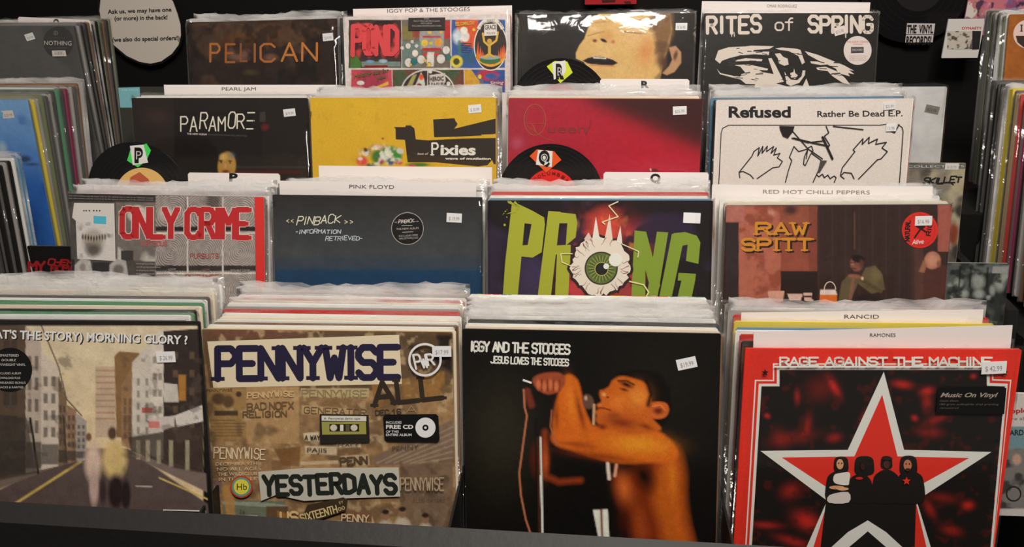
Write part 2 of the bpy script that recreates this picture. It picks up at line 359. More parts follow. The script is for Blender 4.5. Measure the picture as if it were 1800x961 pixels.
def price(p, x, y, ang=0, txt='$19.99', w=.0235, h=.0135, c=(225, 220, 216), tc=(150, 144, 142), textw=.68):
    """sticker centred on crop point x,y of panel p"""
    q = p.loc([(x, y)])[0]; a = math.radians(ang); yy = p.y()
    pts = [(q[0] + u*math.cos(a) - v*math.sin(a), q[1] + u*math.sin(a) + v*math.cos(a)) for u, v in ((-w/2, -h/2), (w/2, -h/2), (w/2, h/2), (-w/2, h/2))]
    o = mesh_obj('price_sticker', [(a_, yy, b_) for a_, b_ in pts] + [(a_, yy + .0001, b_) for a_, b_ in pts], [(0, 1, 2, 3), (7, 6, 5, 4), (0, 4, 5, 1), (1, 5, 6, 2), (2, 6, 7, 3), (3, 7, 4, 0)], mat('sticker_paper', c, .5), p.root)
    if txt:
        k = p.toc(np.array([[q[0] - w*textw/2*math.cos(a) + h*.28*math.sin(a), q[1] - w*textw/2*math.sin(a) - h*.28*math.cos(a)], [q[0] + w*textw/2*math.cos(a) + h*.28*math.sin(a), q[1] + w*textw/2*math.sin(a) - h*.28*math.cos(a)]]))
        cap = np.linalg.norm(k[1] - k[0])*h/w*.6
        p.text(txt, k[0][0], k[0][1], k[1][0], k[1][1], cap, tc, bold=.01, name='price')
    return o
CLEAR = bagmat('clear_film', .006, rough=.08); MILK = bagmat('milky_film', .40, rough=.13, bs=.9, tint=(.92, .93, .95)); SOFT = bagmat('thin_film', .05, rough=.1, bs=.5)
# ------------------------------------------------------------------ room
def struct(o): o['kind'] = 'structure'; return o
black = mat('black_paint', (15, 14, 13), .55, spec=.3, mottle=(8, .2))
struct(boxes('floor', [(-3, 3, -3, 2.4, -.05, 0)], mat('dark_floor', (40, 36, 33), .6)))
struct(boxes('wall_back', [(-3, 3, 1.14, 1.2, 0, 3.3)], mat('black_wall', (17, 15, 14), .7, spec=.2, mottle=(3, .25))))
# ------------------------------------------------------------------ main rack
rack_m = mat('black_laminate', (24, 23, 22), .45, spec=.35, bump=(150, .1), mottle=(20, .15))
rack = thing('record_rack', 'black stepped record rack with four tiers in the middle', 'rack', Matrix.Translation((0, 0, 0)))
FL = [(-.16, .885), (.11, .965), (.36, 1.068), (.55, 1.175)]
ends = [.11, .36, .55, 1.1]
for (y0, z), y1 in zip(FL, ends): boxes('tier_shelf', [(-.675, .675, y0, y1, z - .018, z - .001)], rack_m, rack)
for (y0, z) in FL[1:]: boxes('riser_board', [(-.675, .675, y0 - .012, y0, z - .12, z - .018)], rack_m, rack)
boxes('base_cabinet', [(-.675, .675, -.12, 1.1, 0, .84)], rack_m, rack)
mesh_obj('front_lip', [(-.72, -.148, .80), (.72, -.162, .80), (.72, -.162, 1.020), (-.72, -.148, 1.034), (.72, -.182, 1.006), (-.72, -.168, 1.020), (.72, -.182, .80), (-.72, -.168, .80)],
         [(0, 1, 2, 3), (3, 2, 4, 5), (5, 4, 6, 7), (0, 7, 6, 1), (1, 6, 4, 2), (0, 3, 5, 7)], mat('lip_laminate', (37, 35, 34), .5, spec=.3, bump=(90, .2)), rack)
for r_, (y0, z) in enumerate(FL):
    for x in ((-.327, -.0150, .3155), (-.330, -.0035, .328), (-.3285, .0005, .3395), (-.331, -.0005, .3365))[r_]:
        boxes('bay_divider', [(x - .0015, x + .0015, y0 + .004, ends[r_] - .02 if r_ < 3 else .85, z, z + .11)], rack_m, rack)
# ------------------------------------------------------------------ front sleeves (pose: x,y,z of top edge, lean, yaw, roll)
FP = {(0,0):(-.4757,-.0493,1.2241,.2342,.0507,-.0065),(0,1):(-.1766,-.0064,1.1970,.2201,.0287,-.0022),(0,2):(.1469,.0114,1.1949,.2500,-.0501,.0289),(0,3):(.4845,-.0188,1.1960,.1819,.0609,-.0088),
(1,0):(-.4939,.2519,1.2869,.2961,-.0346,.0012),(1,1):(-.1666,.2459,1.2905,.2624,-.0043,-.0031),(1,2):(.1594,.2193,1.2952,.3124,-.0003,.0082),(1,3):(.4975,.2543,1.2803,.2352,.0435,.0009),
(2,0):(-.4899,.4765,1.3902,.2174,-.0123,.0003),(2,1):(-.1669,.4640,1.3926,.2391,.0015,-.0005),(2,2):(.1692,.4617,1.3908,.2563,.0053,-.0073),(2,3):(.5092,.4890,1.3836,.1996,.0268,.0017),
(3,0):(-.5024,.7471,1.4899,.2667,-.0619,.0203),(3,1):(-.1608,.6865,1.5018,.2361,.0177,.0035),(3,2):(.1714,.6509,1.5052,.2572,.0165,-.0081),(3,3):(.5113,.7254,1.4951,.2837,.0191,-.0111)}
FRONT = {(0,0): ('street photo sleeve', (22,20,20), (40,38,36)), (0,1): ('brown collage sleeve', (150,120,85), (190,170,140)), (0,2): ('black singer sleeve', (14,13,12), (60,56,52)),
(0,3): ('red star sleeve', (212,52,36), (190,50,38)), (1,0): ('grey fingerprint sleeve', (70,64,60), (150,140,134)), (1,1): ('navy gradient sleeve', (45,43,42), (60,58,58)), (1,2): ('green lettered eyeball sleeve', (35,28,30), (150,160,70)),
(1,3): ('brown porch photo sleeve', (58,40,36), (150,140,132)), (2,0): ('white scrawled black sleeve', (34,28,26), (60,50,46)), (2,1): ('plain yellow sleeve', (214,170,30), (215,170,40)), (2,2): ('crimson sleeve', (150,28,45), (120,40,45)),
(2,3): ('white line drawing sleeve', (216,206,198), (205,196,190)), (3,0): ('bronze lettered brown sleeve', (50,36,30), (200,190,185)), (3,1): ('white comic panel sleeve', (205,195,190), (200,190,186)), (3,2): ('sleeping face sleeve', (30,26,24), (190,180,175)),
(3,3): ('black woodcut sleeve', (30,28,26), (90,84,80))}
LAB = {(0,0): 'front sleeve at lower left with a street photo and black border', (0,1): 'front sleeve with brown paper collage and cream title strip', (0,2): 'black front sleeve showing a singer lit orange at a microphone',
(0,3): 'red-bordered front sleeve with a big white and red star', (1,0): 'grey front sleeve of fingerprints with red block lettering', (1,1): 'dark front sleeve fading to navy with small scrawled title',
(1,2): 'front sleeve with a huge eyeball between green letters', (1,3): 'brown front sleeve with a porch scene and round red sticker', (2,0): 'black front sleeve with thin white scrawled title in the third tier',
(2,1): 'yellow front sleeve with torn black shapes', (2,2): 'crimson front sleeve shading to dark brown at upper right', (2,3): 'white front sleeve with black line drawing of hands',
(3,0): 'dark brown front sleeve with faded bronze letters in the top tier', (3,1): 'white-bordered front sleeve of colourful comic panels', (3,2): 'black front sleeve with a large sleeping face', (3,3): 'black front sleeve with white woodcut figure and brush letters'}
BAGS = {(0,0): None, (0,1): None, (0,2): None, (0,3): CLEAR, (1,0): CLEAR, (1,1): CLEAR, (1,2): CLEAR, (1,3): CLEAR, (2,0): CLEAR, (2,1): CLEAR, (2,2): CLEAR, (2,3): CLEAR, (3,0): CLEAR, (3,1): CLEAR, (3,2): CLEAR, (3,3): CLEAR}
PAN = {}
for k, (nick, face, edge) in FRONT.items():
    root = sleeve(FP[k], face, edge, LAB[k], bag=BAGS[k], seed=k[0]*7 + k[1], up=.006 if k[0] else .003, bulge={(2,0): .008, (2,1): .007, (3,0): .008, (3,2): .008, (2,2): .004, (1,1): .003, (1,0): .003, (3,3): .003}.get(k, 0))
    PAN[k] = Panel(root, .315, .315)
Z = {(0,0):(0,500,2.086),(0,1):(340,490,2.041),(0,2):(790,500,2.084),(0,3):(1250,500,2.085),(1,0):(0,280,3.431),(1,1):(450,280,3.433),(1,2):(840,280,3.432),(1,3):(1240,280,3.214),
(2,0):(0,130,3.214),(2,1):(520,130,4.805),(2,2):(870,130,4.615),(2,3):(1230,130,3.158),(3,0):(310,0,5.652),(3,1):(590,0,5.4545),(3,2):(890,0,5.143),(3,3):(1220,0,5.294)}
for k in PAN: PAN[k].crop(*Z[k])
INKW = (222, 214, 204)
def art_street(p):
    c = p.canvas(1.0, 230); c.fill((24, 22, 21))
    c.grad((0, 150), (0, 620), (205, 190, 160), (214, 190, 150), c.mask(-330, 150, 745, 900)); c.mott(5, .08)
    # road and pavements
    c.poly([(300, 600), (470, 600), (830, 850), (830, 1100), (-300, 1100), (-200, 850)], (88, 74, 70), 8)
    c.poly([(300, 630), (-400, 905), (-400, 700), (200, 618)], (112, 96, 86), 6); c.poly([(480, 625), (840, 800), (840, 720), (560, 625)], (118, 102, 94), 6)
    c.line([(297, 648), (60, 800), (-80, 890)], 9, (196, 168, 92), 4); c.line([(585, 708), (775, 792)], 6, (196, 170, 100), 3); c.line([(420, 740), (430, 690)], 5, (170, 160, 150), 3); c.line([(500, 738), (556, 740)], 5, (180, 170, 160), 3)
    # left terrace, each house front darker or paler
    L = [(-330, 100, 70, 90, (76, 62, 54)), (70, 130, 140, 190, (150, 136, 126)), (130, 200, 250, 240, (84, 68, 60)), (205, 250, 330, 330, (168, 150, 132)), (245, 315, 440, 440, (120, 100, 80)), (280, 320, 480, 480, (150, 140, 130))]
    L = [(-330, 95, 140, 150), (95, 152, 150, 215), (152, 215, 245, 300), (215, 245, 330, 420), (245, 280, 440, 460), (280, 318, 470, 500)]
    CO = [(86, 70, 58), (176, 160, 146), (196, 182, 166), (120, 98, 78), (140, 112, 88), (160, 150, 142)]
    for (x0, x1, t0, t1), col in zip(L, CO):
        b0, b1 = 690 - (x0 - 100)*.22 if x0 > 0 else 740, 690 - (x1 - 100)*.22
        c.poly([(x0, t0), (x1, t1), (x1, b1), (x0, b0)], col, 3)
        for k in range(4):
            for q in (.25, .7):
                xm = x0 + (x1 - x0)*q
                if x0 < 0: xm = 10 + 60*q
                y = t1 + (b1 - t1)*(.1 + .17*k); w = max(3, (x1 - max(x0, 0))*.12); c.rect(xm - w, y, xm + w, y + (b1 - t1)*.1, (58, 50, 46), 4, .7)
        c.rect(max(x0, -330), b1 - (b1 - t1)*.22, x1, b1 - 6, (52, 46, 42), 5, .75)
    c.poly([(-330, 430), (100, 490), (135, 690), (-330, 780)], (58, 52, 46), 8, .8); c.line([(112, 490), (140, 690)], 9, (36, 32, 30), 3); c.line([(152, 150), (215, 300), (245, 420), (300, 480)], 5, (96, 82, 70), 3)
    c.line([(232, 480), (246, 650)], 5, (50, 44, 40), 3); c.line([(222, 480), (238, 640)], 3, (60, 50, 46), 2)
    # tower and right terrace
    c.rect(350, 300, 424, 560, (190, 166, 140), 4); 
    for k in range(9): c.rect(352, 312 + k*22, 422, 318 + k*22, (160, 118, 94), 3, .7)
    c.poly([(420, 262), (438, 244), (512, 250), (520, 560), (428, 560)], (132, 100, 66), 4)
    R = [(445, 490, 370, 290, (146, 112, 80)), (485, 560, 285, 205, (196, 186, 172)), (555, 600, 190, 160, (206, 196, 182)), (600, 745, 170, 160, (56, 46, 42))]
    for x0, x1, t0, t1, col in R:
        b0, b1 = 590 + (x0 - 445)*.33, 590 + (x1 - 445)*.33; c.poly([(x0, t0), (x1, t1), (x1, b1), (x0, b0)], col, 3)
        for k in range(5):
            for q in (.3, .72):
                xm = x0 + (x1 - x0)*q; y = t0 + 20 + (b0 - t0)*(.12 + .14*k); w = 4 + (x0 - 445)*.03; c.rect(xm - w, y, xm + w, y + 26, (70, 60, 54) if x0 < 600 else (110, 90, 66), 5, .6)
    c.rect(655, 330, 682, 425, (176, 124, 60), 5, .8); c.poly([(600, 360), (650, 365), (655, 430), (602, 430)], (190, 182, 172), 3); c.poly([(640, 480), (745, 440), (745, 500), (650, 522)], (206, 198, 190), 3)
    c.poly([(540, 490), (640, 480), (640, 520), (560, 545)], (196, 184, 176), 3); c.rect(520, 450, 560, 470, (180, 90, 84), 3); c.rect(545, 500, 585, 525, (196, 120, 110), 3)
    c.poly([(470, 560), (650, 530), (745, 520), (745, 690), (640, 672), (560, 640), (480, 610)], (64, 52, 46), 6, .9)
    for x0 in (500, 535, 575, 620, 680): c.rect(x0, 570, x0 + 15, 640 + (x0 - 500)*.22, (170, 160, 130), 4, .7)
    # two indistinct walkers
    c.ell(342, 650, 40, 92, (206, 180, 160), .5); c.ell(345, 740, 22, 90, (186, 160, 148), .5); c.ell(326, 558, 13, 19, (120, 84, 66), .4)
    c.ell(420, 640, 56, 85, (204, 176, 118), .4); c.ell(412, 545, 20, 30, (84, 62, 50), .4); c.ell(425, 760, 34, 80, (44, 34, 34), .4); c.ell(462, 770, 22, 70, (44, 34, 34), .4); c.ell(378, 760, 16, 60, (60, 46, 46), .5)
    c.poly([(722, 120), (760, 140), (800, 1000), (775, 1000)], (26, 24, 23), 3); c.rect(-400, 60, 760, 150, (34, 30, 28), 4); c.blot(26, .58, (70, 60, 54), 5, .5, m=c.mask(-330, 250, 290, 690, 20)); c.blot(26, .58, (80, 68, 60), 5, .5, m=c.mask(450, 260, 745, 680, 20)); c.mott(30, .16, 3); c.done(.3)
    p.text("(WHAT'S THE STORY) MORNING GLORY ?", -100, 196, 692, 221, 32, (30, 26, 24), bold=.03); p.text("(WHAT'S THE STORY) MORNING GLORY ?", -104, 193, 688, 218, 32, (232, 226, 214), bold=.025, name='title')
    p.disc('round_sticker', 38, 312, 81, (20, 19, 19))
    for i, (t, x0, x1) in enumerate((('REMASTERED', -8, 70), ('DOUBLE', 8, 60), ('HEAVYWEIGHT VINYL', -25, 95), ('INCLUDES ALBUM', -8, 78), ('DOWNLOAD PLUS', -8, 76), ('UNRELEASED BONUS', -14, 96), ('TRACKS & RARITIES', -8, 88))):
        y = 263 + i*17 + (14 if i > 2 else 0); p.text(t, x0, y, x1, y, 9 - (i > 2), (200, 194, 188), name='sticker_text')
    p.polys('logo_box', [([(600, 822), (756, 826), (760, 900), (604, 896)], INKW)]); p.polys('logo_box', [([(604, 826), (752, 830), (755, 896), (608, 892)], (16, 15, 15))]); p.text('oasis', 625, 872, 740, 876, 30, INKW, bold=.03, name='logo')
    price(p, 610, 264, 2, '$ 26.99')
def art_collage(p):
    c = p.canvas(1.0, 240); c.fill((148, 116, 80)); c.mott(9, .35, 1); c.mott(40, .3, 5)
    c.poly([(30, 180), (930, 190), (930, 380), (760, 400), (60, 400)], (96, 76, 56), 6); c.poly([(740, 195), (930, 198), (930, 340), (760, 240)], (40, 34, 28), 20); c.poly([(28, 180), (400, 186), (380, 205), (30, 215)], (110, 74, 60), 10)
    c.rect(52, 390, 200, 575, (150, 118, 74), 3); c.rect(190, 386, 380, 590, (168, 134, 92), 3); c.rect(385, 392, 630, 425, (178, 160, 118), 3); c.poly([(388, 452), (640, 470), (640, 486), (388, 486)], (176, 146, 104), 3)
    c.poly([(640, 380), (900, 330), (905, 430), (650, 470)], (142, 104, 58), 4); c.blot(12, .55, (100, 78, 56), 4, .7); c.blot(25, .6, (186, 160, 120), 9, .6)
    c.ell(90, 430, 32, 26, (86, 64, 46), .4); c.ell(125, 440, 26, 30, (92, 70, 50), .4); c.ell(163, 413, 12, 12, (70, 54, 44), .3); c.rect(75, 472, 160, 490, (74, 58, 44), 3)
    for k in range(6): c.rect(62 + (k % 2)*12, 505 + k*11, 150 + (k*37) % 40, 509 + k*11, (100, 76, 54), 3, .8)
    for x, w, h in ((60, 60, 30), (280, 70, 60), (180, 90, 20), (760, 70, 70)): c.rect(x, 590 + h, x + w, 600 + h*1.5, (120, 88, 60), 6, .7)
    c.poly([(395, 553), (450, 548), (452, 582), (398, 580)], (196, 180, 150), 3); c.poly([(400, 598), (515, 600), (515, 632), (400, 626)], (190, 170, 138), 3); c.poly([(515, 580), (600, 582), (600, 604), (516, 604)], (196, 176, 144), 3)
    c.poly([(528, 635), (628, 628), (634, 668), (524, 668)], (180, 156, 122), 3); c.poly([(385, 655), (520, 650), (520, 662), (385, 668)], (190, 166, 130), 3)
    c.poly([(290, 610), (385, 600), (380, 672), (320, 670)], (116, 78, 44), 6, .8)
    c.poly([(640, 640), (935, 500), (935, 640), (760, 668), (660, 672)], (122, 100, 82), 10); 
    for k in range(7): c.line([(660 + k*30, 660), (930, 530 + k*22)], 4, (168, 148, 124), 5, .7)
    c.poly([(740, 670), (930, 650), (935, 900), (930, 1000), (750, 850)], (112, 92, 76), 6, .8); c.blot(18, .56, (76, 60, 48), 12, .6, m=c.mask(740, 640, 940, 900))
    # bottom scraps
    c.poly([(105, 795), (330, 795), (330, 1100), (130, 1100)], (104, 110, 92), 4); c.poly([(100, 795), (250, 800), (340, 812), (340, 822), (105, 808)], (140, 146, 128), 3); c.rect(165, 848, 230, 862, (190, 176, 160), 3); c.rect(262, 815, 340, 880, (96, 74, 54), 4)
    c.poly([(300, 830), (400, 860), (500, 1000), (320, 1000)], (146, 100, 48), 4); c.poly([(500, 870), (640, 850), (700, 1000), (500, 1000)], (190, 160, 118), 4); c.poly([(530, 830), (640, 838), (640, 872), (530, 870)], (118, 84, 62), 3)
    for cx, cy in ((690, 850), (750, 840), (832, 862)):
        c.ell(cx, cy + 55, 36, 50, (186, 170, 148), .3); c.ell(cx, cy, 15, 18, (138, 106, 80), .3); c.ell(cx, cy - 15, 16, 11, (46, 38, 32), .4)
    c.poly([(70, 720), (100, 722), (105, 765), (88, 772)], (120, 96, 90), 3); c.poly([(100, 745), (145, 735), (150, 850), (120, 850)], (178, 130, 72), 8, .8); c.mott(60, .15, 8); c.done(.5)
    p.polys('title_strip', [([(50, 224), (738, 200), (748, 376), (72, 390)], (214, 200, 170))])
    p.strokes('PENNYWISE', 88, 358, 734, 352, 108, 25, (38, 34, 58), gap=.22, serif=12, name='title', aspect=.8)
    p.strokes('PENNYWISE', 390, 422, 622, 424, 24, 4, (140, 120, 84), gap=.3, serif=3); p.text('PENNYWISE', 48, 405, 140, 403, 11, (84, 66, 48), name='scrap_lettering')
    p.strokes('ALL', 650, 452, 895, 425, 80, 17, (50, 42, 34), gap=.2, serif=6); p.strokes('GENERATOR', 398, 480, 620, 490, 22, 3.2, (110, 88, 62)); p.strokes('DEC.16', 655, 488, 745, 482, 17, 4, (66, 54, 44)); p.strokes('A', 765, 478, 800, 478, 24, 3, (150, 130, 104))
    p.strokes('BAD', 195, 470, 262, 466, 24, 4.5, (112, 86, 58)); p.strokes('NOFX', 275, 466, 360, 464, 24, 4.5, (112, 86, 58)); p.strokes('RELIGION', 180, 495, 335, 492, 20, 4, (104, 80, 54)); p.strokes('PENNYWISE', 195, 425, 360, 418, 18, 5, (196, 168, 122), jit=.12)
    p.strokes('PENNYWISE', 75, 640, 258, 645, 38, 4, (214, 196, 164), jit=.05, name='scrap_lettering')
    for i, t in enumerate(('DECEMBER 9TH', 'NO ALL AGES', 'THE WILD CLUB', 'IN THE ALLEY')): p.text(t, 82 + i*4, 668 + i*18, 230 + (i % 2)*14, 665 + i*18, 12, (206, 186, 152), name='scrap_lettering')
    p.strokes('A WAY', 402, 574, 455, 574, 15, 3, (60, 48, 40)); p.text('PAJIS', 410, 618, 480, 620, 16, (70, 56, 44)); p.text('PEACE', 520, 598, 594, 598, 13, (74, 58, 46)); p.strokes('PENN', 530, 664, 625, 658, 24, 6, (84, 66, 48)); p.text('PENNY', 715, 612, 810, 606, 16, (90, 72, 56))
    p.polys('cassette', [([(455, 482), (630, 485), (634, 584), (456, 588)], (38, 36, 32)), ([(462, 488), (622, 490), (622, 508), (462, 506)], (206, 202, 190)), ([(462, 510), (620, 510), (622, 554), (464, 556)], (150, 144, 72)), ([(490, 518), (596, 518), (596, 545), (490, 545)], (34, 32, 28))])
    p.polys('cassette_reels', [([(505 + 13*math.cos(t*.7), 531 + 12*math.sin(t*.7)) for t in range(9)], (196, 188, 170)), ([(578 + 13*math.cos(t*.7), 531 + 12*math.sin(t*.7)) for t in range(9)], (196, 188, 170)), ([(528, 520), (540, 520), (540, 543), (528, 543)], (210, 204, 190)), ([(548, 520), (562, 520), (562, 543), (548, 543)], (90, 84, 60))]); p.text('A  Pennywise demo tape', 470, 502, 600, 502, 9, (60, 56, 50), name='cassette_label')
    p.polys('black_sticker', [([(682, 492), (690, 484), (872, 482), (880, 490), (884, 574), (876, 582), (696, 580), (687, 572)], (16, 15, 15))])
    for t, x1, y, cp_ in (('INCLUDES', 748, 516, 9), ('FREE CD', 790, 534, 14), ('OF THIS', 738, 548, 8), ('ENTIRE ALBUM', 784, 560, 9)): p.text(t, 693, y, x1, y, cp_, (228, 224, 218), bold=.03 if 'FREE' in t else .01, name='sticker_text')
    p.disc('disc_symbol', 834, 530, 36, (228, 224, 218)); p.disc('disc_symbol', 834, 530, 11, (16, 15, 15)); p.disc('disc_symbol', 834, 530, 4.5, (228, 224, 218))
    p.polys('subtitle_strip', [([(236, 688), (400, 674), (738, 672), (744, 776), (560, 782), (400, 792), (300, 770), (246, 792)], (186, 182, 168))])
    p.strokes('YESTERDAYS', 258, 768, 728, 762, 64, 17, (34, 40, 34), jit=.05, gap=.35, name='subtitle', slant=-.05)
    p.disc('sun_badge', 176, 741, 40, (178, 66, 40)); p.disc('sun_badge', 176, 741, 34, (96, 150, 140)); p.disc('sun_badge', 176, 741, 27, (226, 204, 70)); p.text('Hb', 160, 752, 196, 752, 24, (40, 36, 30), name='badge_letters')
    p.polys('street_sign', [([(395, 848), (412, 806), (540, 778), (556, 786), (550, 826), (425, 868)], (62, 48, 34))]); p.strokes('SIXTEENTH', 392, 866, 520, 832, 26, 4, (206, 186, 130), gap=.25, name='sign_letters'); p.text('00', 525, 828, 548, 820, 14, (206, 186, 130)); p.text('ST', 526, 802, 542, 798, 9, (206, 186, 130))
    p.strokes('US', 318, 868, 378, 866, 36, 8, (206, 180, 130)); p.strokes('PENNY', 535, 862, 630, 866, 24, 4, (206, 186, 150)); p.strokes('PENNYWISE', 745, 752, 900, 752, 44, 4, (170, 150, 124), gap=.25); p.text('FLESHEATERS', 792, 788, 905, 788, 13, (90, 74, 60)); p.text('26', 170, 836, 190, 836, 16, (60, 60, 50))
    p.ring('circle_emblem', 833, 286, 56, 8, (232, 228, 218)); p.strokes('PWR', 800, 312, 868, 306, 46, 7, (232, 228, 218), jit=.2, slant=-.2, gap=.05, name='emblem_letters')
    price(p, 893, 256, 1, '$17.99')
def art_singer(p):
    c = p.canvas(1.0, 220); c.fill((17, 15, 14)); c.ell(190, 550, 160, 260, (42, 38, 28), 1.2); c.ell(780, 360, 260, 300, (26, 24, 19), 1.2)
    sk, hi, dk = (200, 96, 26), (232, 146, 38), (120, 40, 14)
    c.ell(330, 640, 45, 90, (96, 34, 16), .9); c.line([(350, 540), (346, 620), (352, 700), (400, 722), (480, 716)], 16, (140, 56, 24), 22); c.ell(352, 640, 14, 60, (170, 76, 34), 1); c.line([(285, 390), (300, 440)], 24, (112, 48, 34), 12)
    # torso, shoulder and upper arm
    c.blob([(612, 700), (650, 690), (720, 640), (800, 570), (845, 650), (858, 740), (862, 820), (890, 940), (885, 1000), (700, 1000), (660, 880), (615, 780)], (112, 40, 14), 40)
    c.blob([(770, 590), (830, 600), (856, 680), (858, 780), (872, 880), (892, 960), (880, 1000), (800, 1000), (770, 880), (745, 780), (760, 680)], (176, 84, 24), 50); c.ell(815, 700, 20, 90, (206, 112, 32), 1, -4, .8); c.ell(838, 880, 16, 70, (184, 88, 30), 1, -10, .6)
    c.ell(640, 745, 34, 62, (190, 92, 38), 1, -14); c.ell(700, 880, 34, 100, (150, 64, 26), 1, -12, .8); c.ell(640, 860, 30, 60, (60, 22, 12), 1, 0, .8); c.ell(712, 700, 50, 88, (24, 14, 11), .9, -24); c.ell(745, 960, 50, 30, (70, 26, 12), 1)
    c.blob([(372, 560), (395, 520), (470, 508), (560, 520), (650, 528), (740, 528), (800, 560), (838, 620), (800, 650), (740, 652), (660, 655), (590, 648), (520, 630), (450, 608), (395, 590)], sk, 14)
    c.ell(690, 585, 120, 40, (222, 136, 34), 1, 3); c.ell(780, 596, 26, 24, (208, 118, 34), 1); c.ell(560, 630, 150, 18, (120, 46, 14), 1, 8, .8); c.ell(470, 585, 90, 16, (130, 52, 16), 1, 10, .7)
    c.blob([(412, 345), (440, 328), (470, 350), (484, 400), (498, 460), (520, 520), (500, 560), (430, 575), (385, 560), (378, 510), (388, 440), (402, 390)], sk, 12); c.ell(446, 430, 22, 80, (214, 116, 36), 1, -8); c.ell(480, 470, 12, 80, (110, 42, 14), 1, -14, .8); c.ell(392, 480, 12, 60, (110, 42, 14), 1, 0, .7)
    c.blob([(305, 345), (340, 325), (400, 322), (425, 345), (410, 385), (360, 402), (318, 378)], (150, 70, 42), 8)
    for k in range(4): c.ell(326 + 22*k, 366 + (k % 2)*6, 11, 26, (192, 104, 66), .6); c.line([(338 + 22*k, 348), (338 + 22*k, 388)], 2.5, (80, 30, 20), 4)
    # head thrown back, side on, dark cropped hair
    for x, y, rx, ry in ((690, 335, 60, 30), (735, 350, 60, 44), (768, 400, 48, 66), (790, 440, 26, 60), (640, 328, 26, 14), (775, 480, 36, 40)): c.ell(x, y, rx, ry, (19, 14, 12), .35)
    c.blob([(598, 350), (630, 335), (680, 345), (722, 365), (738, 410), (742, 450), (745, 490), (775, 530), (700, 545), (640, 545), (590, 530), (560, 520), (538, 500), (540, 478), (534, 466), (545, 455), (540, 440), (556, 428), (550, 405), (552, 388), (566, 384), (585, 372)], (190, 92, 28), 9)
    c.ell(690, 410, 44, 46, (222, 128, 48), 1); c.ell(620, 430, 36, 30, (208, 112, 42), 1); c.ell(630, 505, 70, 26, (120, 44, 18), 1, 8, .9); c.ell(560, 520, 20, 14, (120, 44, 18), 1); c.ell(720, 520, 30, 12, (110, 40, 16), 1, 20, .8)
    c.ell(648, 366, 36, 13, (44, 18, 12), .8, 22); c.ell(640, 384, 26, 8, (70, 26, 14), .9, 14); c.line([(618, 352), (650, 352), (676, 366)], 6, (36, 16, 12), 6); c.ell(566, 402, 11, 9, (232, 160, 100), .9); c.ell(580, 412, 7, 5, (60, 22, 14), .7); c.line([(540, 452), (566, 452), (590, 460)], 5, (90, 30, 18), 5); c.ell(552, 440, 12, 6, (206, 110, 70), .8); c.ell(600, 480, 30, 16, (150, 66, 28), 1)
    c.blob([(730, 440), (760, 428), (795, 435), (804, 460), (790, 485), (755, 492), (730, 480)], (190, 92, 38), 6); c.ell(765, 462, 26, 18, (104, 40, 20), .7); c.line([(745, 445), (775, 440), (790, 460)], 4, (216, 120, 60), 4); c.line([(722, 350), (738, 400), (728, 440)], 14, (20, 14, 12), 14)
    # microphone, stand, cable
    c.ell(508, 428, 24, 32, (96, 70, 56), .3, -15); c.ell(500, 415, 8, 12, (190, 160, 130), .8); c.line([(530, 440), (528, 510)], 8, (206, 160, 120), 5)
    c.line([(322, 560), (330, 930)], 6, (124, 66, 42), 4); c.line([(334, 560), (342, 930)], 6, (226, 214, 206), 4); c.line([(318, 500), (326, 930)], 14, (24, 18, 16), 6, .8); c.line([(334, 700), (342, 930)], 6, (226, 214, 206), 3)
    c.line([(272, 385), (276, 450), (284, 480), (268, 600), (256, 690), (262, 770), (280, 860), (302, 925)], 6, (182, 110, 78), 4); c.line([(375, 460), (370, 520), (392, 585)], 5, (160, 90, 70), 4)
    c.poly([(526, 825), (580, 822), (586, 938), (548, 938)], (226, 214, 200), 5); c.line([(556, 825), (560, 930)], 8, (110, 50, 30), 6); c.line([(580, 655), (585, 710)], 12, (222, 196, 180), 6); c.line([(612, 660), (606, 700)], 10, (210, 150, 120), 6)
    c.mott(70, .12, 2); c.done(.36)
    p.polys('cigarette', [([(270, 345), (302, 356), (300, 363), (268, 352)], (232, 226, 216))])
    p.strokes('IGGY AND THE STOOGES', 78, 242, 440, 254, 34, 7, INKW, drip=10, gap=.14, name='title'); p.strokes('JESUS LOVES THE STOOGES', 152, 286, 436, 297, 24, 5, INKW, drip=4, gap=.16, name='subtitle')
    price(p, 869, 288, 14, '$19.99')
def star(cx, cy, R, r, rot=0, sx=1, sy_=1):
    return [(cx + (R if k % 2 == 0 else r)*math.sin(k*math.pi/5 + rot)*sx, cy - (R if k % 2 == 0 else r)*math.cos(k*math.pi/5 + rot)*sy_) for k in range(10)]
def fan(P, cx, cy, c):
    return [([P[i], P[(i + 1) % len(P)], (cx, cy)], c) for i in range(len(P))]
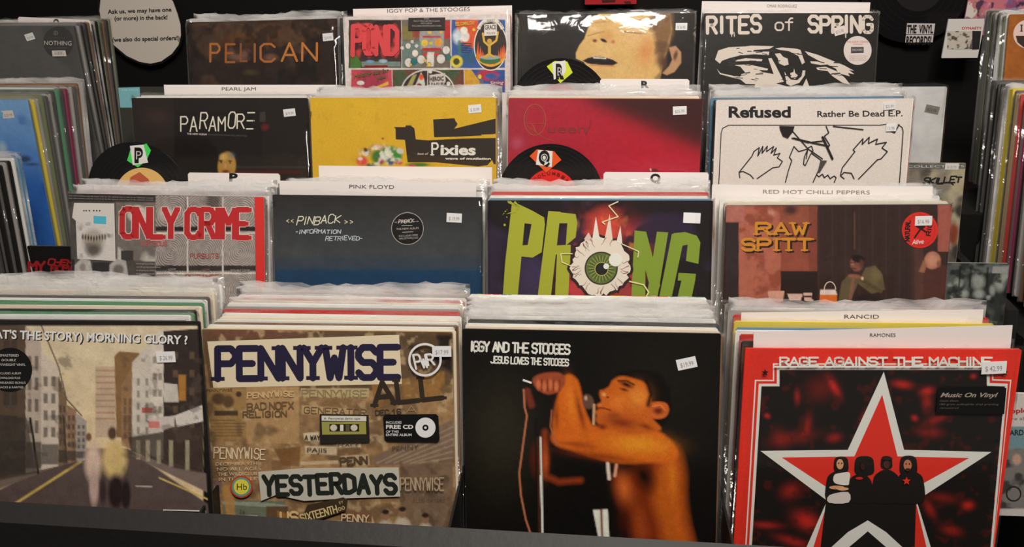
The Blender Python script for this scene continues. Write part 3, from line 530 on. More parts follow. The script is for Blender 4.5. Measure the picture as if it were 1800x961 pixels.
def art_star(p):
    RED = (214, 48, 34)
    fr = lambda k: [(250 - k, 312 - k), (1008 + k, 312 - k), (1010 + k, 370 - k), (1088 - 12 + k, 372 - k), (1010 + k*.8, 1100), (140 - k, 1100), (184 - k, 372 - k), (250 - k, 372 - k)]
    c = p.canvas(1.0, 120); c.fill(RED); c.mott(14, .06); c.done(.3)
    p.polys('border_line', [(fr(24), (226, 216, 206))]); p.polys('border_line', [(fr(19), RED)]); 
    d = p.canvas(1.0, 190, 'stage_photo'); d.fill((22, 19, 17))
    for i, (x, y, rx, ry, a) in enumerate(((450, 375, 16, 45, .9), (700, 365, 40, 16, .8), (790, 390, 28, 16, .9), (205, 480, 12, 10, .9), (790, 430, 20, 40, .5), (830, 490, 60, 18, .45), (350, 520, 18, 50, .45), (300, 560, 90, 26, .3), (350, 865, 55, 34, .9), (200, 880, 60, 14, .6), (290, 755, 40, 30, .5), (300, 940, 70, 18, .6), (940, 808, 24, 18, .9), (800, 820, 18, 40, .5), (850, 780, 60, 20, .3), (960, 335, 12, 10, .7), (745, 488, 14, 12, .8), (315, 410, 12, 30, .5), (250, 560, 30, 40, .25), (880, 900, 40, 20, .5), (450, 560, 30, 18, .5), (560, 480, 14, 40, .3), (800, 540, 50, 22, .4), (400, 380, 60, 50, .2))):
        d.ell(x, y, rx, ry, (190, 40, 30), 1.0, (i*37) % 60 - 30, a)
    d.blot(26, .62, (70, 22, 18), 3, .7); d.c[(d.X < 0)] = d.c[(d.X < 0)]
    # cut the photo mesh to the inner frame
    F = fr(4); me = d.done(.3); x, y = d.X, d.Y; ins = np.zeros(len(x), bool)
    for i in range(len(F)):
        (x0, y0), (x1, y1) = F[i], F[(i + 1) % len(F)]
        if y0 != y1: ins ^= ((y0 > y) != (y1 > y)) & (x < (x1 - x0)*(y - y0)/(y1 - y0) + x0)
    import bmesh
    bm = bmesh.new(); bm.from_mesh(me.data); bm.verts.ensure_lookup_table(); bmesh.ops.delete(bm, geom=[v for v in bm.verts if not ins[v.index]], context='VERTS'); bm.to_mesh(me.data); bm.free()
    g0, g1 = fr(0), fr(10); p.polys('border_line', [([g1[i], g1[i + 1], g0[i + 1], g0[i]], (228, 218, 208)) for i in (5, 6, 0, 1, 2, 3)] + [([g1[7], g1[0], g0[0], g0[7]], (228, 218, 208))])
    O = [(632, 318), (706, 604), (1026, 610), (752, 788), (830, 1110), (570, 865), (330, 980), (300, 1100), (416, 788), (180, 608), (500, 602)]
    O = [(632, 318), (706, 604), (1026, 612), (752, 790), (846, 1098), (573, 862), (288, 1098), (424, 790), (180, 608), (500, 604)]
    I = [(626, 402), (682, 628), (944, 634), (738, 748), (800, 1010), (574, 900), (358, 1010), (440, 752), (258, 632), (524, 628)]
    p.polys('white_star', fan(O, 600, 690, (228, 218, 208))); p.polys('red_star', fan(I, 600, 690, RED))
    p.polys('dark_inset', [([(420, 790), (750, 790), (745, 960), (680, 945), (574, 900), (430, 985), (400, 960)], (22, 19, 17)), ([(416, 960), (573, 900), (740, 960), (810, 1100), (340, 1100)], (22, 19, 17))])
    p.polys('star_leg', [([(573, 862), (640, 905), (850, 1098), (800, 1098), (573, 902), (340, 1098), (288, 1098), (500, 905)], (228, 218, 208))])
    B = (24, 20, 18)
    def sm(pts):
        n = len(pts); q = []
        for i in range(n):
            p0, p1, p2, p3 = (pts[(i + k) % n] for k in (-1, 0, 1, 2))
            for t in (0, .33, .66): q.append(tuple(.5*(2*p1[k] + (p2[k] - p0[k])*t + (2*p0[k] - 5*p1[k] + 4*p2[k] - p3[k])*t*t + (3*p1[k] - p0[k] - 3*p2[k] + p3[k])*t**3) for k in (0, 1)))
        return q
    for hx, hy, hw, hh, sx0, sx1, sy0 in ((475, 658, 27, 30, 420, 512, 690), (560, 662, 36, 36, 500, 590, 700), (641, 650, 21, 24, 590, 690, 688), (721, 660, 32, 36, 676, 778, 690)):
        p.polys('figure_silhouette', [(sm([(hx - hw, hy), (hx - hw*.8, hy - hh*.8), (hx, hy - hh), (hx + hw*.8, hy - hh*.8), (hx + hw, hy), (hx + hw*.9, hy + hh*.8), (hx, hy + hh), (hx - hw*.9, hy + hh*.8)]), B)]); p.polys('figure_silhouette', [(sm([(sx0, 790), (sx0 + 2, sy0 + 26), (sx0 + 18, sy0), (hx, sy0 - 14), (sx1 - 18, sy0), (sx1 - 2, sy0 + 26), (sx1, 790), (hx, 800)]), B)])
    p.polys('pale_shirt', [(sm([(450, 694), (470, 688), (505, 686), (504, 720), (498, 732), (460, 728), (446, 716)]), (222, 212, 202))]); p.polys('pale_shirt', [(sm([(432, 768), (500, 757), (502, 795), (430, 796)]), (206, 196, 190))])
    for x, y, rx, ry, c_ in ((470, 655, 13, 19, (206, 150, 110)), (458, 740, 28, 7, (200, 150, 110)), (480, 745, 22, 6, (206, 156, 116)), (717, 658, 15, 20, (176, 110, 84)), (640, 655, 12, 15, (70, 44, 36)), (540, 706, 14, 5, (180, 40, 30)), (552, 662, 8, 14, (56, 28, 24))): p.disc('figure_skin' if c_[0] > 50 and c_[1] > 50 else 'dark_tone', x, y, rx, c_, 16, ry)
    for x, y in ((465, 650), (476, 650), (711, 652), (723, 652)): p.disc('eye_mark', x, y, 2.4, (40, 22, 18), 8)
    p.disc('beard', 717, 674, 10, (60, 34, 28), 12, 6); p.disc('cap_peak', 641, 633, 20, (44, 36, 36), 14, 6)
    p.polys('small_star', fan(star(712, 715, 16, 7), 712, 715, RED)); 
    for cx in (195, 1070): p.polys('border_star', fan(star(cx, 319, 14, 6), cx, 319, (40, 24, 20)))
    p.strokes('RAGE AGAINST THE MACHINE', 250, 292, 1022, 292, 28, 7, (230, 218, 206), gap=.16, box_=True, name='title', aspect=.9); p.polys('title_rule', [([(228, 294), (1000, 294), (1000, 300), (228, 300)], (230, 218, 206))])
    p.polys('black_sticker', [([(826, 374), (1076, 374), (1068, 470), (818, 468)], (17, 16, 16))]); p.text('Music On Vinyl', 834, 408, 1046, 408, 17, (150, 140, 124), shear=.4, bold=.02, name='sticker_text')
    for i, t in enumerate(('classic album', '180 gram audiophile vinyl pressing', 'remastered')): p.text(t, 832, 424 + i*13, (900, 1046, 900)[i], 424 + i*13, 7, (96, 88, 80), name='sticker_text')
    price(p, 1030, 300, 3, '$ 42.99', w=.028, h=.015)
def art_prints(p):
    c = p.canvas(.56, 240); c.fill((78, 72, 68)); m = c.mask(940, 0, 1600, 900, 3)
    c.grad((940, 0), (1540, 500), (120, 110, 106), (150, 140, 134), m)
    for i, cx in enumerate((1035, 1240, 1445)):
        for j, (cy_, h) in enumerate(((330, 110), (560, 90), (780, 90))):
            r = np.hypot((c.X - cx)*(1 + .2*j), (c.Y - cy_)*1.1 + 12*np.sin(c.X/40 + i)); w = (np.sin(r*.45 + 3*c.noise(6, i*3 + j))*.5 + .5)
            mm = c.mask(cx - 98, cy_ - 110, cx + 98, cy_ + 85, 4); c.mix(w*mm*.85, (192, 182, 174)); c.mix((1 - w)*mm*.6, (60, 54, 52))
    c.rect(940, 405, 1545, 432, (40, 36, 34), 3); c.rect(940, 640, 1545, 672, (50, 46, 44), 3)
    c.blot(10, .6, (44, 40, 38), 4, .7, m=c.mask(1120, 200, 1340, 330)); c.rect(1250, 205, 1330, 330, (50, 42, 40), 30, .7)
    for y in (440, 682): c.rect(945, y, 1545, y + 9, (212, 204, 196), 2)
    for x in (1128, 1340): c.rect(x, 225, x + 8, 810, (206, 198, 190), 2)
    c.rect(700, 260, 940, 610, (112, 104, 98), 4); c.blot(9, .5, (200, 194, 186), 6, .9, m=c.mask(710, 460, 940, 615)); c.ell(830, 330, 70, 60, (196, 188, 178), .3)
    c.rect(410, 205, 940, 255, (52, 48, 46), 5); c.ell(1000, 330, 60, 60, (180, 172, 164), .5)
    c.rect(730, 550, 805, 610, (60, 56, 54), 3); c.poly([(658, 640), (700, 600), (760, 610), (778, 720), (660, 740)], (170, 164, 160), 4); c.ell(715, 665, 40, 40, (110, 104, 100), .4); c.poly([(450, 640), (490, 596), (545, 610), (565, 715), (450, 718)], (180, 174, 168), 4); c.ell(500, 650, 24, 34, (140, 132, 128), .5)
    c.rect(425, 600, 450, 800, (36, 34, 34), 3); c.rect(560, 620, 660, 800, (44, 42, 42), 4); c.rect(410, 745, 820, 800, (44, 42, 42), 3)
    c.mott(50, .25, 2); c.done(.28)
    p.polys('white_card_print', [([(448, 262), (690, 266), (698, 612), (468, 600), (458, 370), (436, 350)], (206, 200, 194))])
    d = p.canvas(.56, 200, 'jaw_print'); d.fill((206, 200, 194)); d.ell(565, 500, 80, 95, (150, 142, 132), .5); d.ell(565, 545, 62, 52, (92, 86, 78), .6); d.ell(565, 470, 78, 30, (176, 166, 150), .5)
    for k in range(9): d.ell(500 + k*17, 478 + abs(k - 4)*-3, 6, 26, (46, 40, 36), .5)
    d.blot(20, .58, (90, 84, 78), 5, .7, m=d.mask(480, 380, 680, 590, 30)); o = d.done(.3)
    import bmesh
    bm = bmesh.new(); bm.from_mesh(o.data); bm.verts.ensure_lookup_table(); bmesh.ops.delete(bm, geom=[v for v in bm.verts if not (462 < d.X[v.index] < 690 and 375 < d.Y[v.index] < 602)], context='VERTS'); bm.to_mesh(o.data); bm.free()
    p.polys('perforations', [([(x + 5*math.cos(t), 309 + 5*math.sin(t)) for t in range(6)], (40, 36, 34)) for x in (508, 522, 540, 567, 585, 603)]); p.polys('cyan_sticker', [([(566, 340), (642, 344), (642, 390), (566, 386)], (76, 176, 200))])
    p.strokes('ONLY CRIME', 738, 466, 1502, 472, 168, 37, (210, 190, 182), gap=.12, name='title_outline', grow=7, aspect=.7, box_=True); p.strokes('ONLY CRIME', 738, 466, 1502, 472, 168, 34, (182, 38, 42), gap=.12, name='title', aspect=.7, box_=True)
    p.strokes('VIRTUOUS', 850, 520, 1010, 520, 26, 4, (190, 84, 76)); p.strokes('PURSUITS', 1150, 595, 1320, 595, 28, 4, (170, 76, 66)); p.strokes('GUIDANCE', 1120, 725, 1320, 725, 32, 4, (176, 92, 62))
    for i in range(9): p.text('known cold supporting copy and detail text'[i % 5:], 824, 632 + i*20, 940 + (i*31) % 60, 634 + i*20, 10, (176, 168, 160), name='fine_print')
    for i in range(2): p.text('this information may be used only by the agency and is not to be released outside', 420, 222 + i*15, 930, 236 + i*13, 8, (150, 142, 134), name='fine_print')
    p.text('LOOP', 1020, 666, 1065, 666, 10, (180, 172, 164)); p.text('LOOP', 1222, 668, 1270, 668, 10, (170, 100, 90)); p.text('DOUBLE LOOP', 1395, 672, 1510, 672, 10, (180, 172, 164))
    p.polys('red_side_strip', [([(1540, 222), (1605, 222), (1612, 1600), (1560, 1600)], (206, 48, 44))])
def art_navy(p):
    c = p.canvas(.62, 150); c.grad((0, 230), (0, 560), (44, 42, 41), (62, 66, 68)); c.grad((0, 560), (0, 690), (62, 66, 68), (40, 60, 80), c.mask(-200, 560, 2000, 3000, 60)); c.grad((0, 690), (0, 900), (24, 58, 88), (26, 60, 92), c.mask(-200, 668, 2000, 3000, 20)); c.mott(8, .1, 3); c.mott(40, .12); c.done(.3)
    p.strokes('<<', 180, 380, 226, 380, 26, 4, (222, 206, 170)); p.strokes('PINBACK', 246, 392, 506, 386, 48, 5.5, (226, 214, 188), slant=.25, jit=.12, name='title', gap=.28); p.strokes('>>', 536, 386, 592, 386, 26, 4, (222, 206, 170))
    p.strokes('-INFORMATION', 240, 448, 510, 446, 24, 4, (196, 206, 212), slant=.2, jit=.1, name='subtitle'); p.strokes('RETRIEVED-', 420, 488, 642, 486, 24, 4, (196, 206, 212), slant=.2, jit=.1, name='subtitle')
    p.disc('round_sticker', 915, 417, 97, (18, 17, 17)); p.ring('sticker_ring', 915, 417, 96, 3, (190, 184, 178), 48)
    p.strokes('PINBACK', 860, 384, 952, 380, 20, 3, (206, 200, 192), slant=.2, jit=.1); p.text('<<        >>', 836, 384, 984, 378, 10, (200, 194, 186))
    p.text('THE NEW ALBUM', 848, 426, 982, 420, 12, (186, 180, 174), name='sticker_text'); p.text('INCLUDES FREE', 864, 468, 978, 460, 11, (176, 170, 164), name='sticker_text'); p.text('MP3 DOWNLOAD', 866, 484, 980, 476, 11, (176, 170, 164), name='sticker_text')
    p.polys('sticker_rule', [([(880, 398), (945, 396), (945, 399), (880, 401)], (190, 184, 178)), ([(884, 438), (950, 434), (950, 437), (884, 441)], (190, 184, 178))])
    price(p, 1197, 352, -2, '$ 19.99', w=.0225, h=.0135)
def art_eye(p):
    c = p.canvas(.62, 230); c.fill((26, 21, 22)); c.blot(5, .55, (46, 35, 58), 3, .8); c.ell(770, 600, 260, 300, (90, 34, 40), 1.1, 0, .6); c.ell(330, 700, 90, 110, (66, 50, 92), .6); c.rect(240, 590, 370, 830, (54, 43, 70), 20, .8)
    c.ell(770, 410, 150, 150, (186, 66, 50), .6); c.blot(14, .5, (196, 60, 56), 5, .85, m=np.exp(-(((c.X - 760)/260)**2 + ((c.Y - 600)/260)**2)**2)); c.ell(600, 780, 90, 80, (176, 52, 60), .5); c.ell(900, 800, 70, 60, (150, 50, 56), .5)
    c.blot(20, .66, (230, 130, 70), 15, .7, m=np.exp(-(((c.X - 760)/230)**2 + ((c.Y - 560)/230)**2)**2)); c.mott(50, .12); c.done(.3)
    G, G2 = (156, 160, 44), (122, 144, 44)
    p.polys('green_letter', [(q, G) for q in ([(205, 270), (290, 300), (240, 830), (150, 830), (165, 620)], [(235, 265), (330, 310), (400, 350), (405, 400), (280, 385), (225, 385)], [(325, 385), (405, 390), (385, 560), (330, 585), (300, 520)], [(245, 520), (320, 515), (385, 560), (330, 592), (235, 582)])])
    p.polys('green_letter', [(q, G) for q in ([(425, 312), (500, 316), (440, 832), (360, 832)], [(430, 312), (590, 330), (600, 385), (425, 385)], [(540, 385), (600, 380), (590, 470), (530, 520)], [(440, 520), (560, 515), (560, 560), (430, 580)], [(478, 560), (560, 540), (545, 832), (465, 832)])])
    p.polys('green_letter', [(q, G2) for q in ([(945, 428), (1010, 436), (1010, 845), (925, 845)], [(945, 428), (1015, 436), (1100, 760), (1060, 848)], [(1080, 436), (1148, 440), (1080, 850), (1015, 846)])])
    p.polys('green_letter', [(q, G2) for q in ([(1170, 450), (1250, 445), (1165, 850), (1090, 850)], [(1180, 445), (1250, 438), (1320, 460), (1342, 500), (1180, 530)], [(1270, 470), (1342, 500), (1330, 630), (1255, 612)], [(1210, 684), (1315, 690), (1310, 735), (1205, 730)], [(1230, 720), (1312, 722), (1285, 852), (1200, 850)])])
    r = random.Random(3); p.polys('green_splatter', [([(x + q*math.cos(t), y + q*math.sin(t)) for t in range(6)], G) for x, y, q in [(r.uniform(150, 260), r.uniform(250, 350), r.uniform(1, 5)) for _ in range(14)] + [(162, 395, 8)]] + [([(250, 290), (195, 250), (180, 262)], G), ([(240, 300), (170, 330), (230, 320)], G), ([(260, 290), (225, 250), (215, 262)], G)])
    r = random.Random(5); P = [(740 + (178 + r.uniform(-14, 10))*math.cos(t*math.tau/60), 640 + (178 + r.uniform(-16, 10))*math.sin(t*math.tau/60)) for t in range(60)]
    p.polys('eyeball', fan([(740 + (a - 740)*1.09, 642 + (b - 640)*1.1) for a, b in P], 740, 642, (40, 24, 24))); p.polys('eyeball', fan(P, 740, 640, (222, 204, 190)))
    p.polys('flame', [([(690, 480), (712, 345), (735, 480)], (224, 208, 196)), ([(760, 500), (795, 330), (815, 500)], (216, 196, 180)), ([(835, 500), (860, 400), (872, 510)], (224, 208, 196)), ([(640, 480), (668, 440), (700, 500)], (206, 180, 170))])
    L = []
    for k in range(26):
        a = r.uniform(0, math.tau); q0 = 172; x, y = 740 + q0*math.cos(a), 640 + q0*math.sin(a)
        for s_ in range(3):
            x2, y2 = x - 17*math.cos(a + r.uniform(-.9, .9)), y - 17*math.sin(a + r.uniform(-.9, .9)); L.append((p.seg((x, y), (x2, y2), 3.5 - s_), (110, 40, 40))); x, y = x2, y2
    p.polys('veins', L)
    p.disc('iris', 744, 656, 100, (36, 42, 26), 48); p.disc('iris', 744, 656, 92, (92, 106, 48), 48)
    p.polys('iris_fibres', [(p.seg((744 + 42*math.cos(t), 656 + 42*math.sin(t)), (744 + q*math.cos(t), 656 + q*math.sin(t)), 3), c_) for t, q, c_ in [(k*math.tau/44, 72 + (k*7) % 17, ((150, 160, 84), (50, 60, 32))[k % 2]) for k in range(44)]])
    p.disc('pupil', 746, 660, 41, (214, 190, 90), 32); p.disc('pupil', 746, 660, 38, (22, 24, 20), 32); p.disc('eye_glint', 830, 605, 40, (230, 216, 206), 28); p.disc('eye_glint', 774, 644, 17, (235, 222, 212), 20)
    p.line('lightning', [(845, 255), (790, 280), (845, 345), (750, 378), (765, 390)], 7, (236, 200, 160)); p.line('lightning', [(570, 568), (500, 568), (508, 620), (560, 640)], 6, (236, 206, 160)); p.line('lightning', [(870, 510), (970, 555), (965, 590)], 6, (236, 206, 160)); p.line('lightning', [(915, 735), (1000, 755), (1030, 800), (1000, 850)], 8, (236, 206, 150))
    price(p, 1290, 353, -2, None, w=.0235, h=.0145)
def art_porch(p):
    c = p.canvas(.62, 230); c.fill((54, 38, 35)); c.rect(115, 260, 220, 355, (168, 104, 92), 3); c.rect(115, 355, 190, 900, (50, 40, 40), 3); c.rect(188, 355, 425, 1500, (172, 100, 80), 3); c.rect(218, 262, 630, 630, (142, 74, 56), 3); c.rect(218, 262, 425, 1500, (170, 98, 78), 3); c.rect(420, 262, 632, 355, (140, 78, 60), 3)
    c.ell(480, 285, 60, 40, (70, 44, 38), .7); c.ell(375, 300, 40, 30, (190, 130, 110), .8); c.rect(582, 262, 632, 640, (120, 62, 48), 4, .7); c.blot(18, .56, (132, 62, 44), 4, .7, m=c.mask(188, 262, 425, 1000)); c.rect(425, 632, 630, 900, (44, 32, 30), 4)
    for k, x in enumerate(range(640, 1180, 38)): c.line([(x, 262), (x, 800)], 5, (44, 30, 28) if k % 2 else (74, 54, 48), 6, .6)
    c.line([(842, 300), (842, 505)], 6, (110, 70, 60), 5, .8); c.rect(1160, 262, 1210, 800, (66, 44, 38), 8, .8); c.rect(1312, 255, 1395, 520, (152, 84, 72), 4); c.rect(1200, 600, 1370, 1500, (84, 46, 40), 12, .8); c.rect(1180, 500, 1230, 820, (90, 60, 52), 8, .6)
    # seated figure in an olive jacket resting on a stick
    c.poly([(750, 800), (770, 690), (810, 650), (880, 660), (905, 610), (960, 600), (1000, 650), (1014, 735), (940, 760), (860, 700), (820, 800)], (96, 84, 58), 6); c.ell(960, 660, 40, 50, (112, 98, 66), .7); c.line([(880, 680), (990, 745)], 20, (84, 72, 48), 8); c.ell(790, 745, 30, 50, (104, 86, 62), .6)
    c.ell(852, 590, 40, 48, (124, 76, 60), .25, -8); c.ell(862, 562, 44, 25, (26, 20, 20), .3, 10); c.ell(880, 590, 20, 36, (90, 54, 44), .7); c.ell(832, 590, 12, 16, (160, 104, 84), .8); c.line([(820, 583), (846, 583)], 5, (40, 26, 24), 4); c.line([(824, 615), (848, 616)], 5, (60, 30, 28), 3); c.ell(842, 660, 46, 16, (140, 88, 70), .5, 6); c.ell(886, 672, 10, 12, (206, 170, 140), .5); c.line([(834, 680), (815, 800)], 18, (130, 88, 72), 6); c.ell(915, 790, 90, 40, (40, 32, 30), .5)
    # pots
    c.poly([(352, 745), (445, 742), (438, 802), (360, 802)], (206, 154, 132), 3); c.poly([(463, 760), (550, 760), (538, 796), (475, 796)], (210, 176, 160), 3); c.poly([(553, 752), (602, 752), (598, 795), (560, 795)], (206, 170, 156), 3); c.rect(556, 768, 600, 780, (70, 50, 46), 3); c.ell(585, 795, 30, 8, (206, 176, 160), .3)
    c.rect(645, 760, 742, 812, (214, 108, 40), 3); c.poly([(650, 735), (735, 735), (744, 765), (645, 765)], (216, 200, 186), 3); c.ell(1282, 570, 50, 54, (172, 112, 92), .15, 15); c.ell(1282, 570, 40, 42, (184, 128, 108), .5); c.poly([(1230, 570), (1250, 600), (1235, 640), (1205, 635)], (150, 100, 74), 5); c.ell(1318, 590, 16, 24, (130, 84, 64), .5)
    c.mott(40, .15, 7); c.done(.3)
    p.ring('pot_handle', 703, 735, 32, 6, (206, 186, 170), 20, 44, 180, 360)
    for t, x0, x1, y in (('RAW', 275, 580, 425), ('SPITT', 195, 605, 515)):
        p.strokes(t, x0 + 22, y + 5, x1, y + 5, 62, 17, (42, 26, 22), gap=.3, serif=12, name='title_shadow'); p.strokes(t, x0 + 12, y - 3, x1 - 12, y - 3, 62, 16, (200, 134, 40), gap=.3, serif=12, name='title')
    p.disc('red_round_sticker', 1210, 399, 102, (206, 42, 32)); p.ring('sticker_ring', 1210, 399, 86, 2, (150, 34, 28))
    p.strokes('NATURAL', 1150, 460, 1155, 345, 24, 6, (34, 20, 18), gap=.2, name='sticker_text'); p.strokes('RIO', 1268, 430, 1278, 360, 22, 6, (34, 20, 18), name='sticker_text'); p.text('Alive', 1164, 480, 1232, 474, 26, (236, 226, 218), shear=.3, bold=.01, name='sticker_text'); p.line('sticker_bird', [(1190, 375), (1215, 390), (1245, 410), (1215, 390), (1180, 440), (1215, 390), (1235, 380)], 9, (34, 20, 18))
    p.polys('sticker_bird', [([(1190, 370), (1235, 375), (1215, 400)], (34, 20, 18))]); price(p, 1230, 346, 1, '$16.98')
def art_scrawl(p):
    c = p.canvas(.5, 200); c.fill((34, 28, 26)); c.rect(740, 135, 985, 700, (38, 31, 29), 4); c.rect(985, 205, 1480, 720, (28, 23, 22), 4); c.ell(880, 240, 100, 60, (54, 40, 34), 1); c.rect(1000, 470, 1740, 720, (44, 40, 36), 40, .6)
    c.rect(1468, 215, 1500, 270, (66, 60, 56), 4, .7); c.ell(1497, 300, 30, 25, (96, 30, 30), .7); c.rect(1340, 520, 1740, 532, (60, 56, 54), 6, .6)
    c.ell(1282, 520, 56, 88, (176, 134, 66), .18, 4); c.ell(1262, 470, 30, 28, (196, 164, 90), .8); c.ell(1310, 460, 26, 26, (60, 110, 120), .9, 0, .6); c.ell(1248, 490, 17, 6, (70, 40, 28), .5, 0, .9); c.ell(1300, 492, 17, 6, (70, 40, 28), .5, 0, .9); c.ell(1250, 500, 8, 5, (60, 40, 30), .5); c.ell(1300, 502, 8, 5, (60, 40, 30), .5); c.ell(1274, 520, 10, 22, (206, 150, 90), .8); c.ell(1276, 550, 30, 12, (120, 40, 30), .6); c.rect(1330, 545, 1700, 560, (90, 24, 24), 6, .6)
    c.mott(20, .12, 2); c.done(.25)
    p.strokes('PARAMOR=', 1022, 318, 1432, 312, 84, 7.5, (222, 210, 190), jit=.12, slant=.06, gap=.38, name='title', seed=4); p.text('THE NEW ALBUM', 1058, 342, 1168, 346, 10, (206, 198, 190), bold=.02, name='fine_print'); p.text('INCLUDES NOW AND STILL INTO YOU', 1174, 346, 1396, 354, 9, (96, 88, 82), name='fine_print'); p.polys('title_bar', [([(1430, 240), (1432, 330), (1436, 330), (1434, 240)], (34, 28, 26))])
    price(p, 1636, 218, 6, '$19.99', w=.021, h=.0125)
def art_yellow(p):
    c = p.canvas(.5, 200); c.fill((204, 164, 44)); c.mott(7, .07, 3); c.blot(22, .66, (186, 146, 40), 5, .4)
    B = (44, 37, 30)
    for a, b, rx, ry, col, g in ((560, 735, 60, 52, (196, 72, 70), 0), (545, 715, 26, 20, (230, 190, 170), 0), (605, 660, 40, 35, (150, 130, 110), 30), (700, 700, 80, 80, (60, 110, 50), 20), (700, 620, 60, 26, (206, 170, 160), 15), (790, 650, 100, 55, (90, 130, 60), 0), (760, 690, 40, 60, (180, 200, 190), 30), (720, 730, 30, 40, (150, 60, 100), 0), (800, 740, 40, 38, (40, 90, 130), 0), (855, 690, 55, 60, (60, 130, 60), -20), (880, 650, 40, 30, (190, 190, 180), 20), (870, 750, 40, 20, (190, 60, 60), 0), (640, 770, 60, 20, (40, 80, 50), 0), (1030, 765, 120, 22, (60, 110, 40), 0), (985, 775, 40, 14, (190, 80, 80), 0), (590, 640, 18, 26, (90, 60, 40), -40), (735, 545, 14, 10, (150, 70, 40), 0)): c.ell(a, b, rx, ry, col, .45, g)
    c.blot(34, .6, (226, 220, 200), 3, .8, m=np.exp(-(((c.X - 720)/190)**2 + ((c.Y - 690)/95)**2)**3)); c.blot(30, .62, (30, 60, 50), 8, .7, m=np.exp(-(((c.X - 720)/190)**2 + ((c.Y - 690)/95)**2)**3)); c.done(.25)
    p.polys('torn_black_shape', [(q, B) for q in ([(828, 448), (925, 448), (930, 434), (970, 434), (1002, 460), (1014, 552), (920, 556), (845, 552), (843, 462)], [(920, 540), (1014, 552), (1120, 560), (1400, 545), (1692, 540), (1692, 760), (1540, 780), (1180, 745), (945, 745)], [(1160, 383), (1340, 374), (1348, 395), (1365, 418), (1362, 432), (1338, 462), (1690, 376), (1692, 505), (1560, 520), (1400, 528), (1168, 534)])])
    p.polys('yellow_gap', [([(1560, 512), (1692, 508), (1692, 536), (1620, 534)], (204, 164, 44)), ([(1610, 780), (1658, 726), (1680, 780)], (204, 164, 44))])
    p.strokes('P', 1152, 682, 1200, 682, 98, 15, INKW, serif=9, name='title'); p.text('ixies', 1222, 680, 1520, 682, 88, INKW, bold=.035, name='title'); p.text('best of', 1028, 682, 1122, 682, 22, (200, 192, 180), shear=.3, name='subtitle'); p.text('wave of mutilation', 1262, 722, 1648, 724, 20, INKW, bold=.03, name='subtitle')
    price(p, 1512, 294, 5, '$ 30.99', w=.0215, h=.0135)
def art_crimson(p):
    c = p.canvas(.5, 160); c.grad((108, 200), (900, 800), (150, 42, 58), (172, 24, 40)); c.blot(3, .4, (166, 30, 50), 3, .5)
    d = (c.Y - (175 + (c.X - 620)*.42)); c.mix(1/(1 + np.exp(d/38))*1/(1 + np.exp(-(c.X - 690)/60)), (58, 26, 26)); c.ell(1300, 760, 500, 90, (176, 40, 62), 1.1, 0, .7); c.mott(60, .1); c.ell(180, 560, 60, 60, (176, 84, 104), 1.2, 0, .6); c.ell(1290, 780, 50, 14, (60, 40, 36), .5); c.ell(1262, 776, 8, 14, (210, 190, 170), .6); c.done(.3)
    g = (150, 84, 48); p.ring('title', 325, 370, 88, 5, g, 40, 125); p.ring('title', 325, 370, 72, 4, (140, 60, 44), 40, 108); p.line('title', [(250, 402), (420, 402)], 3, g); p.line('title', [(260, 420), (330, 470), (300, 400), (340, 480), (400, 520), (480, 545)], 4, g)
    p.text('ueen', 430, 478, 740, 478, 76, (120, 40, 40), name='title', bold=0); p.line('title', [(770, 370), (775, 420), (735, 495)], 5, (96, 36, 34)); p.line('title', [(455, 350), (480, 345), (490, 410)], 3, (140, 66, 46))
    price(p, 1499, 296, 3, '$25.99', w=.022, h=.0135)
